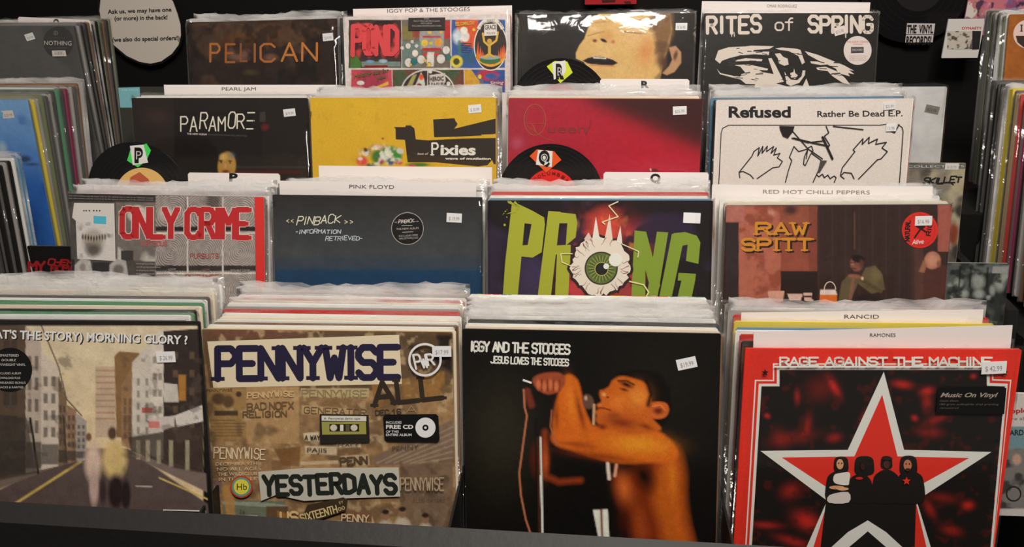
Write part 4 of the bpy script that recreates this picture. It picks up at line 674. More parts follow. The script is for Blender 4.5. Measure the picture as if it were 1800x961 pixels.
def art_lines(p):
    c = p.canvas(.5, 80); c.fill((216, 206, 198)); c.mott(3, .03); c.done(.35); K = (34, 30, 30)
    p.text('Refused', 160, 240, 505, 240, 62, (28, 25, 25), bold=.035, name='title'); p.text('Rather Be Dead E.P.', 652, 238, 1126, 234, 34, (38, 34, 34), bold=.02, name='subtitle')
    p.line('frame_line', [(104, 640), (118, 330), (126, 302), (160, 284), (1000, 284), (1040, 278)], 5, K); p.line('frame_line', [(1100, 282), (1122, 296), (1128, 320), (1105, 640)], 6, K)
    H = [[(218, 545), (290, 455), (300, 430), (330, 408), (322, 455), (350, 400), (345, 440), (375, 400), (370, 430), (410, 402), (395, 440), (425, 410), (410, 450), (445, 440), (430, 465), (458, 485), (440, 515), (405, 520), (318, 580)], [(218, 545), (240, 540), (280, 560), (298, 580)], [(218, 545), (222, 575)],
         [(475, 600), (490, 540), (510, 480), (497, 462), (522, 402), (548, 430), (600, 415), (580, 460), (575, 500), (585, 508), (612, 450), (628, 425), (620, 400), (600, 410), (590, 470)], [(620, 440), (675, 480), (665, 520), (628, 600)], [(650, 560), (660, 570), (680, 555), (690, 575), (710, 560), (722, 580), (745, 565), (756, 575), (745, 600)],
         [(780, 560), (790, 520), (860, 430), (850, 420), (905, 358), (900, 390), (940, 350), (935, 385), (985, 360), (975, 390), (1035, 378), (1010, 410), (1040, 430), (1005, 470), (985, 475), (880, 582)], [(800, 580), (780, 565), (800, 545), (840, 550), (855, 580)],
         [(515, 318), (600, 415), (680, 470)], [(700, 290), (715, 325), (690, 345), (720, 395)], [(740, 290), (905, 308)], [(1035, 290), (1045, 310), (1080, 325), (1105, 280)], [(510, 355), (600, 380), (690, 370)]]
    for h in H[:9]: p.line('hand_outline', h, 6, K)
    for h in H[9:]: p.line('ink_stroke', h, 6, K)
    p.line('ink_stroke', [(680, 350), (735, 470)], 13, K); p.line('ink_stroke', [(520, 355), (620, 380), (715, 400)], 8, K)
    p.polys('ink_patch', [([(440, 288), (525, 290), (515, 320), (488, 356), (460, 345), (445, 310)], K)]); p.polys('ink_patch', [([(668, 478), (705, 480), (665, 545), (652, 545)], (70, 66, 64))])
    price(p, 1052, 176, 4, '$25.99', w=.018, h=.012); price(p, 1060, 297, 2, '15.98', w=.016, h=.012)
def art_bronze(p):
    c = p.canvas(.45, 180); c.fill((44, 33, 29)); c.ell(850, 340, 520, 110, (104, 66, 34), 1.1, -8, .9); c.ell(620, 540, 160, 90, (110, 78, 66), .7); c.ell(940, 570, 90, 50, (106, 76, 62), .7); c.ell(1240, 530, 60, 50, (100, 72, 66), .8); c.ell(740, 720, 110, 40, (72, 58, 34), .9); c.ell(160, 300, 160, 140, (66, 46, 36), 1, 0, .7); c.blot(7, .5, (74, 54, 42), 4, .7); c.blot(16, .55, (84, 60, 40), 5, .6, m=c.mask(100, 200, 1500, 480, 60)); c.blot(12, .55, (26, 22, 20), 4, .7, 8); c.mott(30, .3, 4); c.done(.2)  # wide bronze ellipse near the top paints the bag's highlight into the print
    for i, (t, x, w) in enumerate((('P', 338, 90), ('E', 492, 86), ('L', 640, 60), ('I', 770, 20), ('C', 840, 140), ('A', 1050, 150), ('N', 1252, 145))):
        y = 615 - i*1.5; p.strokes(t, x, y, x + w, y, 175, 22, ((166, 102, 46), (150, 88, 42), (130, 78, 44), (150, 88, 44), (166, 100, 46), (184, 114, 48), (184, 114, 50))[i], name='title', jit=.03, seed=i)
    price(p, 1508, 368, 4, '$24.99', w=.0215, h=.0145)
def art_comic(p):
    c = p.canvas(.45, 260); c.fill((208, 198, 192)); K = (52, 42, 38)
    c.rect(126, 190, 630, 652, (64, 46, 44), 3)
    for x in (200, 300, 440, 560): c.ell(x, 330, 56, 120, (196, 62, 66), .4); c.ell(x + 20, 480, 34, 90, (190, 60, 60), .5)
    c.blot(9, .52, (206, 80, 84), 5, .7, m=c.mask(160, 220, 610, 520)); c.blot(14, .6, (40, 30, 30), 8, .9, m=c.mask(150, 200, 620, 570)); c.poly([(140, 470), (250, 600), (240, 652), (140, 652)], (70, 110, 50), 4); c.rect(250, 590, 620, 640, (120, 140, 130), 6, .8); c.ell(330, 590, 50, 18, (110, 150, 180), .4); c.ell(455, 585, 50, 22, (150, 170, 180), .4); c.rect(275, 625, 500, 650, (120, 36, 34), 3)
    c.rect(636, 190, 1100, 652, (110, 100, 90), 3); c.rect(640, 250, 760, 380, (130, 120, 60), 8, .8); c.rect(735, 290, 810, 360, (150, 60, 50), 4, .8); c.rect(1035, 200, 1098, 370, (176, 52, 50), 4); c.rect(806, 290, 1040, 470, (150, 146, 142), 3); c.rect(835, 345, 1010, 360, (176, 50, 50), 3); c.ell(852, 412, 34, 34, (210, 180, 60), .1); c.ell(988, 408, 38, 38, (220, 150, 60), .1); c.rect(895, 400, 930, 428, (200, 176, 60), 3); c.ell(903, 310, 20, 16, (206, 170, 70), .1); c.ell(1010, 310, 14, 16, (206, 170, 70), .1); c.rect(832, 460, 1010, 486, (176, 44, 48), 3); c.rect(840, 508, 1000, 534, (190, 60, 50), 3)
    c.rect(640, 400, 820, 640, (100, 130, 124), 8, .7); c.poly([(880, 500), (945, 500), (940, 640), (870, 640)], (206, 200, 190), 3)
    for x, y, r_, col in ((695, 440, 30, (206, 200, 192)), (775, 440, 20, (200, 194, 188)), (735, 400, 20, (190, 180, 174)), (762, 510, 36, (214, 206, 188)), (1060, 480, 42, (206, 202, 196)), (640, 460, 20, (206, 200, 192)), (700, 600, 45, (206, 200, 190)), (820, 570, 45, (206, 198, 188)), (1010, 565, 48, (206, 200, 190)), (1080, 550, 30, (60, 110, 100)), (750, 590, 34, (40, 110, 110)), (895, 620, 24, (206, 180, 60)), (720, 620, 14, (214, 180, 50)), (860, 580, 14, (214, 180, 50))): c.ell(x, y, r_, r_*1.1, (50, 44, 40), .12); c.ell(x, y, r_*.88, r_*.98, col, .12)
    c.rect(1112, 190, 1625, 652, (60, 90, 150), 3); c.poly([(1150, 190), (1370, 190), (1330, 470), (1180, 400)], (206, 84, 44), 8); c.ell(1170, 350, 60, 90, (196, 206, 214), .5); c.ell(1230, 290, 40, 36, (222, 214, 196), .2); c.ell(1240, 350, 50, 60, (214, 210, 204), .3)
    for k in range(5): c.line([(1190, 412 + k*22), (1300, 420 + k*22)], 10, (50, 50, 60), 3)
    c.line([(1185, 400), (1190, 510)], 30, (60, 120, 90), 6, .8); c.ell(1300, 560, 110, 70, (50, 90, 120), .4); c.ell(1160, 590, 66, 66, (206, 190, 60), .2); c.ell(1158, 590, 34, 36, (70, 70, 40), .2); c.ell(1325, 285, 16, 16, (226, 190, 60), .2); c.ell(1345, 600, 30, 30, (60, 80, 150), .4)
    c.rect(150, 668, 540, 1000, (186, 72, 84), 3); c.blot(6, .55, (140, 50, 70), 5, .7, m=c.mask(150, 668, 540, 1000)); c.poly([(380, 835), (500, 780), (510, 810), (430, 840)], (214, 170, 60), 4); c.ell(240, 795, 38, 22, (208, 200, 190), .1)
    c.rect(546, 668, 1228, 1000, (70, 84, 60), 3); c.blot(24, .52, (120, 50, 46), 6, .8, m=c.mask(546, 668, 1228, 1000)); c.ell(885, 880, 262, 218, (208, 200, 192), .02); c.ell(885, 880, 250, 206, (56, 46, 44), .02); c.rect(878, 668, 888, 1000, (208, 200, 190), 2); c.poly([(760, 830), (820, 690), (850, 760), (860, 830)], (196, 196, 184), 4); c.ell(822, 740, 26, 34, (206, 90, 50), .3); c.ell(800, 820, 30, 26, (120, 50, 40), .3); c.poly([(900, 720), (1050, 700), (1055, 780), (1020, 830), (900, 830)], (196, 186, 178), 4); c.ell(1082, 800, 20, 20, (206, 200, 190), .1); c.ell(908, 688, 18, 18, (206, 200, 190), .1); c.poly([(680, 830), (740, 720), (780, 710), (730, 830)], (160, 150, 90), 4)
    c.rect(1234, 668, 1625, 1000, (50, 80, 140), 3); c.poly([(1234, 668), (1300, 668), (1420, 830), (1234, 830)], (196, 150, 50), 4); c.ell(1460, 720, 120, 60, (176, 50, 70), .3); c.ell(1490, 730, 70, 34, (60, 90, 150), .3); c.rect(1480, 770, 1625, 830, (150, 50, 60), 8, .6); c.ell(1382, 735, 18, 24, (206, 200, 70), .2); c.ell(1400, 790, 24, 36, (90, 100, 120), .3)
    c.mott(60, .18, 3); c.done(.3)
    p.disc('flame_oval', 1486, 440, 162, (222, 210, 200), 44, 238); p.disc('flame_oval', 1486, 440, 152, (48, 36, 32), 44, 228); r = random.Random(2); F = []
    for k in range(22):
        a = k/21; x = 1360 + a*255; h = 60 + 90*abs(a - .5)*2*r.uniform(.6, 1.2); b = 560 + 60*math.sin(a*math.pi); F += [([(x - 16, b), (x + 16, b), (x + r.uniform(-8, 8), b - h)], (206, 84, 36)), ([(x - 9, b + 20), (x + 9, b + 20), (x, b - h*.5)], (226, 160, 50))]
    p.polys('flames', F, clip=False); p.disc('green_bowl', 1480, 575, 98, (52, 104, 56), 36, 38); p.disc('green_bowl', 1480, 550, 95, (140, 160, 160), 36, 22)
    p.line('yellow_figure', [(1412, 320), (1425, 400), (1470, 440), (1540, 390), (1556, 310)], 20, (206, 168, 60)); p.line('yellow_figure', [(1475, 430), (1475, 520), (1430, 548)], 28, (200, 160, 56)); p.line('yellow_figure', [(1475, 520), (1520, 548)], 22, (200, 160, 56)); p.disc('yellow_figure', 1475, 395, 24, (196, 150, 60), 16)
    p.polys('paper_sign', [([(1425, 235), (1545, 225), (1548, 340), (1425, 345)], (214, 206, 198))]); p.text('GRACE', 1432, 285, 1540, 280, 44, (70, 60, 58), bold=.03); p.text('POLICE', 1450, 330, 1530, 328, 22, (90, 80, 76))
    p.ring('oval_banner', 1486, 350, 128, 34, (214, 206, 196), 24, 165, 205, 335); p.text('SAIL', 1395, 270, 1440, 215, 20, (70, 60, 50)); p.text('AWAY', 1450, 205, 1530, 202, 20, (70, 60, 50)); p.text('BOAT', 1560, 215, 1600, 265, 20, (70, 60, 50))
    p.strokes('POND', 165, 520, 590, 520, 270, 44, (206, 66, 70), gap=.3, drip=70, name='title', jit=.04); p.text('FEEL COMING STAY', 1150, 250, 1335, 236, 34, (196, 170, 60), bold=.03)
    p.text('Holding out for', 180, 750, 515, 690, 40, (74, 92, 40), shear=.3, bold=.02, name='panel_lettering'); p.text('you', 395, 770, 490, 745, 36, (74, 92, 40), shear=.3, bold=.02, name='panel_lettering'); p.text('HEROIC', 905, 775, 1040, 768, 40, (70, 60, 60), bold=.02, name='panel_lettering'); p.text('LEAGUE', 900, 828, 1035, 822, 34, (70, 60, 60), bold=.02, name='panel_lettering'); p.text('Sitting', 1480, 810, 1612, 806, 32, (216, 204, 196), shear=.3, name='panel_lettering')
    p.polys('black_sticker', [([(700, 172), (1052, 168), (1050, 286), (698, 292)], (38, 31, 29))])
    for t, x0, x1, y in (('POND', 850, 898, 188), ('MAN IT FEELS LIKE SPACE AGAIN', 750, 1000, 210), ('NEW ALBUM', 820, 925, 232), ('INCLUDES DOWNLOAD CARD', 735, 1015, 256)): p.text(t, x0, y, x1, y, 14, (170, 160, 152), name='sticker_text')
def art_face(p):
    c = p.canvas(.45, 230); c.fill((32, 27, 24)); c.ell(150, 400, 60, 300, (50, 48, 40), 1, 0, .6); s1, s2, s3 = (206, 168, 104), (214, 178, 124), (176, 106, 60)
    c.poly([(840, 118), (1480, 118), (1500, 260), (1470, 420), (1420, 560), (1390, 720), (1400, 1000), (800, 1000), (760, 640), (700, 560), (630, 530), (628, 480), (660, 410), (705, 350), (740, 250), (790, 180)], s1, 8)
    c.ell(1180, 260, 210, 170, s2, 1, 0, .9); c.ell(1260, 470, 90, 160, (198, 128, 70), 1, 10, .8); c.ell(900, 450, 130, 90, (210, 176, 116), 1, 0, .8); c.ell(1050, 640, 200, 100, (206, 172, 110), 1, 0, .8)
    c.poly([(1330, 118), (1500, 118), (1505, 300), (1450, 450), (1400, 640), (1350, 560), (1360, 430), (1330, 300), (1250, 210)], (126, 92, 58), 50); c.blot(16, .5, (90, 62, 40), 4, .7, m=c.mask(1340, 118, 1490, 500, 40)); c.ell(1420, 560, 46, 110, (84, 56, 38), .8)
    c.poly([(1470, 430), (1530, 415), (1580, 470), (1580, 570), (1520, 650), (1450, 680), (1410, 660), (1470, 600), (1500, 540)], (176, 134, 98), 10); c.ell(1530, 500, 26, 60, (96, 64, 46), .6, 15); c.poly([(1340, 700), (1400, 640), (1400, 900), (1340, 900)], (70, 46, 34), 20, .6)
    c.line([(1065, 285), (1120, 290), (1180, 300), (1258, 302)], 8, (116, 60, 40), 6); c.line([(1060, 185), (1140, 165), (1220, 185)], 12, (170, 120, 84), 14, .8); c.ell(1160, 255, 100, 36, (222, 186, 140), .9); c.line([(735, 325), (820, 300), (885, 285)], 7, (150, 96, 60), 6); c.line([(800, 205), (930, 192)], 12, (180, 130, 84), 12, .8); c.ell(800, 265, 60, 30, (218, 186, 136), .9)
    c.ell(910, 330, 80, 70, (200, 150, 88), .8); c.ell(800, 368, 28, 20, (120, 50, 30), .6); c.ell(880, 366, 40, 17, (36, 20, 16), .4, 25); c.ell(965, 378, 26, 26, (176, 110, 70), .8)
    c.poly([(690, 548), (760, 512), (850, 505), (940, 525), (1010, 570), (960, 592), (860, 588), (740, 575)], (24, 16, 14), 5); c.line([(735, 520), (800, 508), (880, 512), (960, 535)], 7, (206, 170, 130), 5); c.line([(790, 522), (900, 528)], 10, (226, 214, 200), 6); c.line([(760, 588), (980, 600)], 12, (190, 130, 90), 10)
    c.mott(50, .1, 6); c.done(.22); price(p, 1583, 240, 0, '$ 26.98', w=.0205, h=.0125)
def art_woodcut(p):
    c = p.canvas(.45, 80); c.fill((30, 28, 25)); c.done(.2); W_ = (206, 194, 182)
    A = [[(195, 555), (225, 470), (320, 440), (480, 432), (530, 425), (745, 430), (700, 455), (560, 465), (545, 480), (700, 480), (695, 512), (560, 505), (430, 515), (330, 540), (260, 565), (240, 592)],
         [(385, 560), (480, 542), (635, 550), (630, 570), (500, 566), (385, 572)], [(370, 605), (500, 600), (580, 615), (690, 640), (680, 655), (600, 650), (640, 672), (740, 690), (690, 545), (720, 540), (760, 610), (800, 690), (835, 760), (700, 790), (480, 780), (420, 730), (440, 690), (480, 680), (430, 620)],
         [(212, 640), (245, 680), (360, 705), (440, 715), (520, 740), (500, 755), (370, 725), (240, 690)], [(755, 450), (820, 442), (960, 455), (990, 465), (1030, 580), (1005, 600), (970, 520), (930, 500), (880, 475), (800, 465)], [(750, 500), (800, 495), (830, 530), (870, 545), (880, 600), (840, 612), (790, 590), (780, 545)],
         [(840, 665), (860, 700), (900, 740), (960, 745), (1000, 710), (1010, 655), (1035, 655), (1030, 700), (980, 770), (900, 800), (860, 780)], [(895, 680), (925, 670), (930, 635), (940, 680), (965, 700), (940, 735), (900, 720)],
         [(1030, 475), (1150, 510), (1300, 570), (1400, 610), (1490, 660), (1440, 650), (1490, 690), (1430, 680), (1450, 710), (1340, 680), (1320, 640), (1240, 600), (1150, 560), (1060, 510)], [(1080, 570), (1200, 575), (1240, 600), (1180, 605), (1090, 590)], [(1135, 630), (1220, 620), (1320, 660), (1400, 720), (1455, 790), (1380, 770), (1290, 710), (1240, 660), (1150, 650)], [(1010, 800), (1045, 730), (1075, 815)], [(570, 780), (600, 730), (900, 815), (560, 815)]]
    p.polys('white_figure', [(q, W_) for q in A], clip=False)
    r = random.Random(9); p.polys('cut_marks', [(p.seg((x, y), (x + r.uniform(30, 90), y + r.uniform(-8, 14)), r.uniform(4, 11)), (30, 28, 25)) for x, y in [(r.uniform(300, 760), r.uniform(450, 760)) for _ in range(26)] + [(r.uniform(1150, 1400), r.uniform(560, 700)) for _ in range(8)] + [(r.uniform(760, 960), r.uniform(470, 740)) for _ in range(8)]], clip=False)
    p.strokes('RITES', 125, 306, 618, 300, 150, 31, W_, jit=.04, gap=.42, name='title', seed=3); p.strokes('o', 756, 282, 828, 282, 108, 15, W_, name='title'); p.strokes('f', 850, 282, 915, 282, 112, 15, W_, name='title')
    p.strokes('SPRING', 1068, 300, 1655, 304, 145, 31, W_, jit=.04, gap=.35, name='title', seed=6)
    for x in (370, 345): p.line('ink_drip', [(x, 300), (x + 5, 340)], 8, W_)
    p.line('ink_drip', [(1408, 290), (1410, 350)], 10, W_)
    p.disc('round_sticker', 1520, 470, 130, (206, 196, 190), 44, 134); p.text('THE ALBUM STREAMS', 1420, 400, 1620, 400, 20, (186, 70, 66), name='sticker_text'); p.text('HOMAGE', 1480, 418, 1566, 418, 12, (186, 70, 66)); p.polys('sticker_logo', [([(1458, 438), (1576, 438), (1576, 492), (1458, 496)], (60, 56, 56))]); p.text('DISCHORD', 1470, 474, 1566, 474, 20, (190, 184, 180))
    for i in range(3): p.text('available on all formats', 1440, 525 + i*18, 1600, 525 + i*18, 8, (176, 120, 116), name='sticker_text')
    price(p, 1352, 288, 16, '$15.98', w=.0205, h=.0145, c=(210, 196, 192))
for k, f in {(0,0): art_street, (0,1): art_collage, (0,2): art_singer, (0,3): art_star, (1,0): art_prints, (1,1): art_navy, (1,2): art_eye, (1,3): art_porch, (2,0): art_scrawl, (2,1): art_yellow, (2,2): art_crimson, (2,3): art_lines, (3,0): art_bronze, (3,1): art_comic, (3,2): art_face, (3,3): art_woodcut}.items(): f(PAN[k])
# ------------------------------------------------------------------ records packed behind the front ones
ORD = 'first second third fourth fifth sixth seventh eighth ninth tenth eleventh twelfth thirteenth fourteenth fifteenth sixteenth seventeenth eighteenth nineteenth twentieth'.split()
PALE = {'white': (226, 218, 210), 'cream': (214, 200, 176), 'grey': (150, 146, 142), 'black': (28, 26, 25), 'red': (176, 50, 42), 'green': (74, 128, 92), 'brown': (120, 88, 60), 'blue': (70, 120, 150), 'tan': (196, 164, 116), 'yellow': (206, 184, 50), 'orange': (176, 104, 40), 'magenta': (120, 32, 66), 'dark grey': (74, 72, 70), 'olive': (110, 116, 84), 'pink': (206, 150, 140)}
PROTO = {}
def proto(colour, kind):
    """one record of a kind: cardboard sleeve, with or without a film bag; later ones are copies of it"""
    k = (colour, kind)
    if k not in PROTO:
        V, F = slab(rrect(.315, .315, .0022, 1), 0, T)
        s = mesh_obj('sleeve', V, F, [mat('card_face', PALE[colour], .5), mat('card_edge', PALE[colour], .6)], None, [0, 0] + [1]*(len(F) - 2))
        b = None
        if kind: b = bag_sheet(None, .315, .315, (SOFT, MILK, MILK)[kind[0]], kind[1]*31 + 5, up=(.004, .0065, .0115)[kind[0]], amp=(.0008, .0014, .0022)[kind[0]])
        PROTO[k] = (s, b, [False])
    return PROTO[k]
def record(P, colour, kind, label, group, thick=None):
    root = thing('record_sleeve', label, 'record', pose(*P, .315), group)
    s, b, used = proto(colour, kind)
    for o in (s, b):
        if o is None: continue
        if used[0]: o = o.copy(); C.objects.link(o)
        o.parent = root
    used[0] = True
    if thick:
        for o in root.children: o.scale[1] = thick
    return root
def pack(F0, offs, cols, nick, group, kinds, zj=.004, seed=0, lean1=None, xj=.004, first=1, dz=0, vis='only its top edge showing', y_of=None):
    r = random.Random(seed); n = len(offs)
    for i, d in enumerate(offs):
        t = (i + 1)/n; col = cols[i % len(cols)]
        lean = F0[3]*(1 - t) + (F0[3] if lean1 is None else lean1)*t + r.uniform(-.004, .004)
        P = (F0[0] + r.uniform(-xj, xj), F0[1] + d, F0[2] + dz + r.uniform(-zj, zj*.5), lean, F0[4]*(1 - t*.8), F0[5]*(1 - t*.7) + r.uniform(-.003, .003))
        k0 = k = kinds[i % len(kinds)]; k = (k, r.randrange(3)) if k is not None else None
        record(P, col, k, f'{ORD[i + first - 1]} record packed behind the {nick}, {col} edge', group, 3.0 if col in ('yellow', 'tan') and k0 is None else None)
def steps(n, tot, first=.0075):
    return [first + (tot - first)*i/max(1, n - 1) for i in range(n)]
g = 'records packed behind the front sleeves'
SP = {(0,0): ((.0085, .125, 12), ['black', 'white', 'green', 'black', 'cream', 'green', 'white', 'dark grey', 'cream', 'white', 'cream', 'white'], [0, 0, None, 0, None, 0, None, 0, 1, 2, 1, 2]),
(0,1): ((.0075, .122, 14), ['cream', 'white', 'brown', 'white', 'cream', 'white', 'red', 'grey', 'white', 'cream', 'red', 'white', 'grey', 'tan'], [None, 0, None, 0, None, 0, None, 0, None, 1, None, 0, 1, 2]),
(0,2): ((.0075, .092, 11), ['brown', 'cream', 'white', 'black', 'white', 'grey', 'white', 'white', 'cream', 'grey', 'white'], [0, None, 0, None, 1, 0, 1, 1, 0, 1, 0]),
(0,3): ((.024, .072, 5, .096, .122, 4), ['black', 'red', 'white', 'blue', 'yellow', 'red', 'grey', 'white', 'grey'], [0, None, 0, None, 0, None, 0, 2, 0]),
(1,0): ((.0075, .052, 5), ['red', 'white', 'grey', 'white', 'white'], [0, 2, 1, 0, 2]),
(1,1): ((.030, .085, 6), ['white', 'black', 'white', 'grey', 'white', 'cream'], [2, 0, 1, 2, None, 0]),
(1,2): ((.0075, .074, 8), ['olive', 'blue', 'white', 'white', 'red', 'white', 'cream', 'white'], [0, None, 0, None, 0, 1, 1, 2]),
(1,3): ((.0085, .032, 3, .054, .070, 3), ['blue', 'cream', 'white', 'white', 'white', 'grey'], [0, None, 0, 1, 2, 0]),
(2,0): ((.0075, .048, 5), ['white', 'cream', 'white', 'white', 'dark grey'], [0, None, None, 0, None]), (2,1): ((.0075, .062, 6), ['tan', 'white', 'white', 'grey', 'white', 'white'], [0, 1, 0, 1, 2, 1]),
(2,2): ((.0075, .066, 6), ['white', 'tan', 'white', 'red', 'white', 'white'], [None, None, 1, 1, 1, 2]), (2,3): ((.0075, .07, 6), ['red', 'black', 'blue', 'white', 'white', 'white'], [0, None, 0, 2, 1, 2]),
(3,0): ((.0075, .045, 4), ['black', 'white', 'black', 'white'], [0, 1, 0, 2]), (3,1): ((.0075, .016, 2), ['white', 'red'], [0, None]), (3,2): ((.0075, .03, 3), ['white', 'dark grey', 'black'], [0, 0, 0]), (3,3): ((.0075, .016, 2), ['black', 'white'], [0, 0])}
for k, (st, cols, kinds) in SP.items():
    offs = [o for q in range(0, len(st), 3) for o in steps(st[q + 2], st[q + 1], st[q])]
    F0 = FP[k] if k[1] else (FP[k][0] - (.024 if k == (0,0) else .003),) + FP[k][1:]
    pack(F0, offs, cols, FRONT[k][0], g, kinds, seed=k[0]*10 + k[1], zj=.003, dz=-.0025)
# printer's colour bars along the top edge of the rearmost record in the third bay of the lowest tier
P = FP[(0,2)]; cb = thing('record_sleeve', 'white record with printed colour bars on its top edge, behind the black singer sleeve', 'record', pose(P[0] - .003, P[1] + .100, P[2] + .0015, P[3], 0, .006, .315), g)
V, F = slab(rrect(.315, .315, .002, 1), 0, T); mesh_obj('sleeve', V, F, mat('card_edge', PALE['white'], .6), cb)
for a, b_, c_ in ((.035, .05, (230, 200, 60)), (.065, .09, (214, 96, 56)), (.10, .13, (190, 60, 60)), (.135, .16, (90, 90, 160)), (.165, .18, (80, 150, 90)), (.60, .67, (226, 196, 40)), (.68, .75, (214, 110, 50)), (.76, .84, (196, 50, 50)), (.85, .91, (100, 90, 160)), (.92, .99, (80, 140, 110))):
    boxes('colour_bar', [(-.1575 + a*.315, -.1575 + b_*.315, .0002, T - .0002, .3146, .3153)], mat('ink', c_, .5), cb)
# ---- name cards
def card(name, tl, tr, Y, label, txt=None, tb=None, h=.30, lean=.24, tab=None, c=(216, 208, 204), group='white name cards between the records', body_dx=0, yaw=0, tc=(74, 68, 66), cap=7, bold=0):
    A, B = at(*tl, Y), at(*tr, Y); w = np.linalg.norm(B - A); m = (A + B)/2
    root = thing('divider_card', label, 'card', pose(m[0], m[1], m[2], lean, yaw, math.atan2(B[2] - A[2], B[0] - A[0]), h), group)
    if tab: O_ = [(-w/2, h - .003), (-w/2, h - .022), (-.15 + body_dx, h - .022), (-.15 + body_dx, 0), (.15 + body_dx, 0), (.15 + body_dx, h - .022), (w/2, h - .022), (w/2, h - .003), (w/2 - .003, h), (-w/2 + .003, h)]
    else: O_ = [(-w/2, 0), (w/2, 0), (w/2, h), (-w/2, h)]
    O_ = [(x, z) for x, z in O_]; n = len(O_)
    V, F = slab(O_ if not tab else O_[::1], 0, .0007); mesh_obj('card', V, F, mat('card_stock', c, .55), root)
    if txt:
        p = Panel(root, w, h); x0, x1, yb = tb; p.text(txt, x0, yb, x1, yb + (tr[1] - tl[1])/(tr[0] - tl[0])*(x1 - x0), cap, tc, bold=bold, name='printed_name')
    return root
card('x', (1322, 577), (1787, 577.5), -.006, 'white name card standing right behind the red star sleeve', 'RAMONES', (1529, 1574, 591.5), cap=6.5, lean=.182, yaw=.06)
card('x', (1302, 546.5), (1732, 546.5), .062, 'white name card deeper in the stack behind the red star sleeve', 'RANCID', (1484, 1545, 559.5), cap=7, lean=.182, yaw=.03)
card('x', (491, 317.5), (837, 321), .268, 'white name card standing right behind the navy gradient sleeve', 'PINK FLOYD', (614, 693, 331), cap=7, lean=.262)
card('x', (560, 291), (865, 294), .352, 'blank-looking white card at the back of the navy gradient stack')
card('x', (1252, 324.5), (1640, 327.5), .300, 'white name card standing behind the brown porch photo sleeve', 'RED HOT CHILLI PEPPERS', (1341, 1529, 340), cap=7, tc=(130, 120, 114))
card('x', (288, 149), (592, 149), .535, 'white name card behind the white scrawled black sleeve', 'PEARL JAM', (390, 450, 159), cap=6)
card('x', (620.5, 15.8), (900, 9.5), .712, 'white name card behind the white comic panel sleeve', 'IGGY POP & THE STOOGES', (681, 826, 22.5), cap=7)
card('x', (1234, 2), (1530, 4.2), .752, 'white name card behind the black woodcut sleeve', 'OMAR RODRIGUEZ', (1348, 1401, 13), cap=5.5, tc=(120, 112, 108))
card('x', (330, 303), (492, 305), .345, 'white tabbed index card behind the grey fingerprint sleeve', 'P', (403, 418, 318), tab=1, cap=14, tc=(20, 20, 22), body_dx=-.09, bold=.05, group='tabbed white index cards')
card('x', (1061, 302), (1246, 303), .335, 'white tabbed index card behind the green lettered eyeball sleeve', 'Q', (1143, 1161, 320), tab=1, cap=15, tc=(20, 20, 22), body_dx=-.08, bold=.05, group='tabbed white index cards')
card('x', (1055, 138.5), (1212, 139), .562, 'white tabbed index card behind the crimson sleeve', 'R', (1127, 1141, 154), tab=1, cap=12, tc=(20, 20, 22), body_dx=-.07, bold=.05, group='tabbed white index cards')
card('x', (31, 29.5), (158, 35), .705, 'white tabbed index card behind the charcoal sleeve at top left', 'O', (93, 104, 45), tab=1, cap=12, tc=(20, 20, 22), lean=.05, body_dx=-.12, bold=.05, group='tabbed white index cards')
# ---- seven inch discs used as letter markers
def marker_disc(cx, cy, R, Y, lab_c, dia, dia_c, paper, letter, lb, label, lean=.12, words=None):
    m = at(cx, cy, Y); r = R*np.dot(m - EYE, FW)/CAM['f']
    root = thing('letter_marker_disc', label, 'record', pose(m[0], m[1], m[2] + r, lean, 0, 0, 2*r), 'small vinyl discs with letter papers')
    N = 56; V, F = slab([(r*math.cos(t*math.tau/N), r + r*math.sin(t*math.tau/N)) for t in range(N)], 0, .0016)
    mesh_obj('vinyl_disc', V, F, mat('vinyl', (22, 21, 22), .22, spec=.6), root); p = Panel(root, 2*r, 2*r)
    for q in (.93, .85, .77, .69, .61): p.ring('groove_band', cx, cy, R*q, R*.012, (28, 27, 27), 56)
    p.disc('disc_label', cx, cy, R*.5, lab_c, 48); p.disc('spindle_hole', cx, cy, R*.04, (16, 15, 15), 12)
    if words:
        for t, a in words:
            a = math.radians(a); q = R*.39; x, y = cx + q*math.sin(a), cy - q*math.cos(a); p.text(t, x - 3*math.cos(a), y - 3*math.sin(a), x + 3*math.cos(a), y + 3*math.sin(a), 6, (110, 24, 20), bold=.02, name='label_letter')
    else: p.polys('label_drawing', [([(cx - 20, cy - 30), (cx - 4, cy - R*.42), (cx + 12, cy - 26), (cx + 16, cy - 12), (cx - 24, cy - 14)], tuple(int(v*.86) for v in (206, 100, 70)) if lab_c[1] > 100 else (110, 30, 30))])
    dz_ = p.polys('coloured_diamond', [(dia, dia_c)]); p.polys('letter_paper', [(paper, (224, 216, 210))]); x0, x1, yb, cp_ = lb
    p.text(letter, x0, yb, x1, yb, cp_, (18, 17, 18), bold=.12, name='letter_outline'); p.text(letter, x0 + (x1 - x0)*.2, yb - cp_*.14, x1 - (x1 - x0)*.2, yb - cp_*.14, cp_*.72, (200, 196, 192), bold=-.01, name='letter')
    return root
marker_disc(250, 341, 93, .375, (226, 176, 108), [(224, 282), (230, 262), (258, 252), (266, 264), (258, 282), (243, 294)], (70, 206, 90), [(229, 256), (253, 254), (261, 285.5), (234, 290)], 'P', (237, 252, 283, 22), 'small black vinyl disc with green diamond, above the grey fingerprint stack')
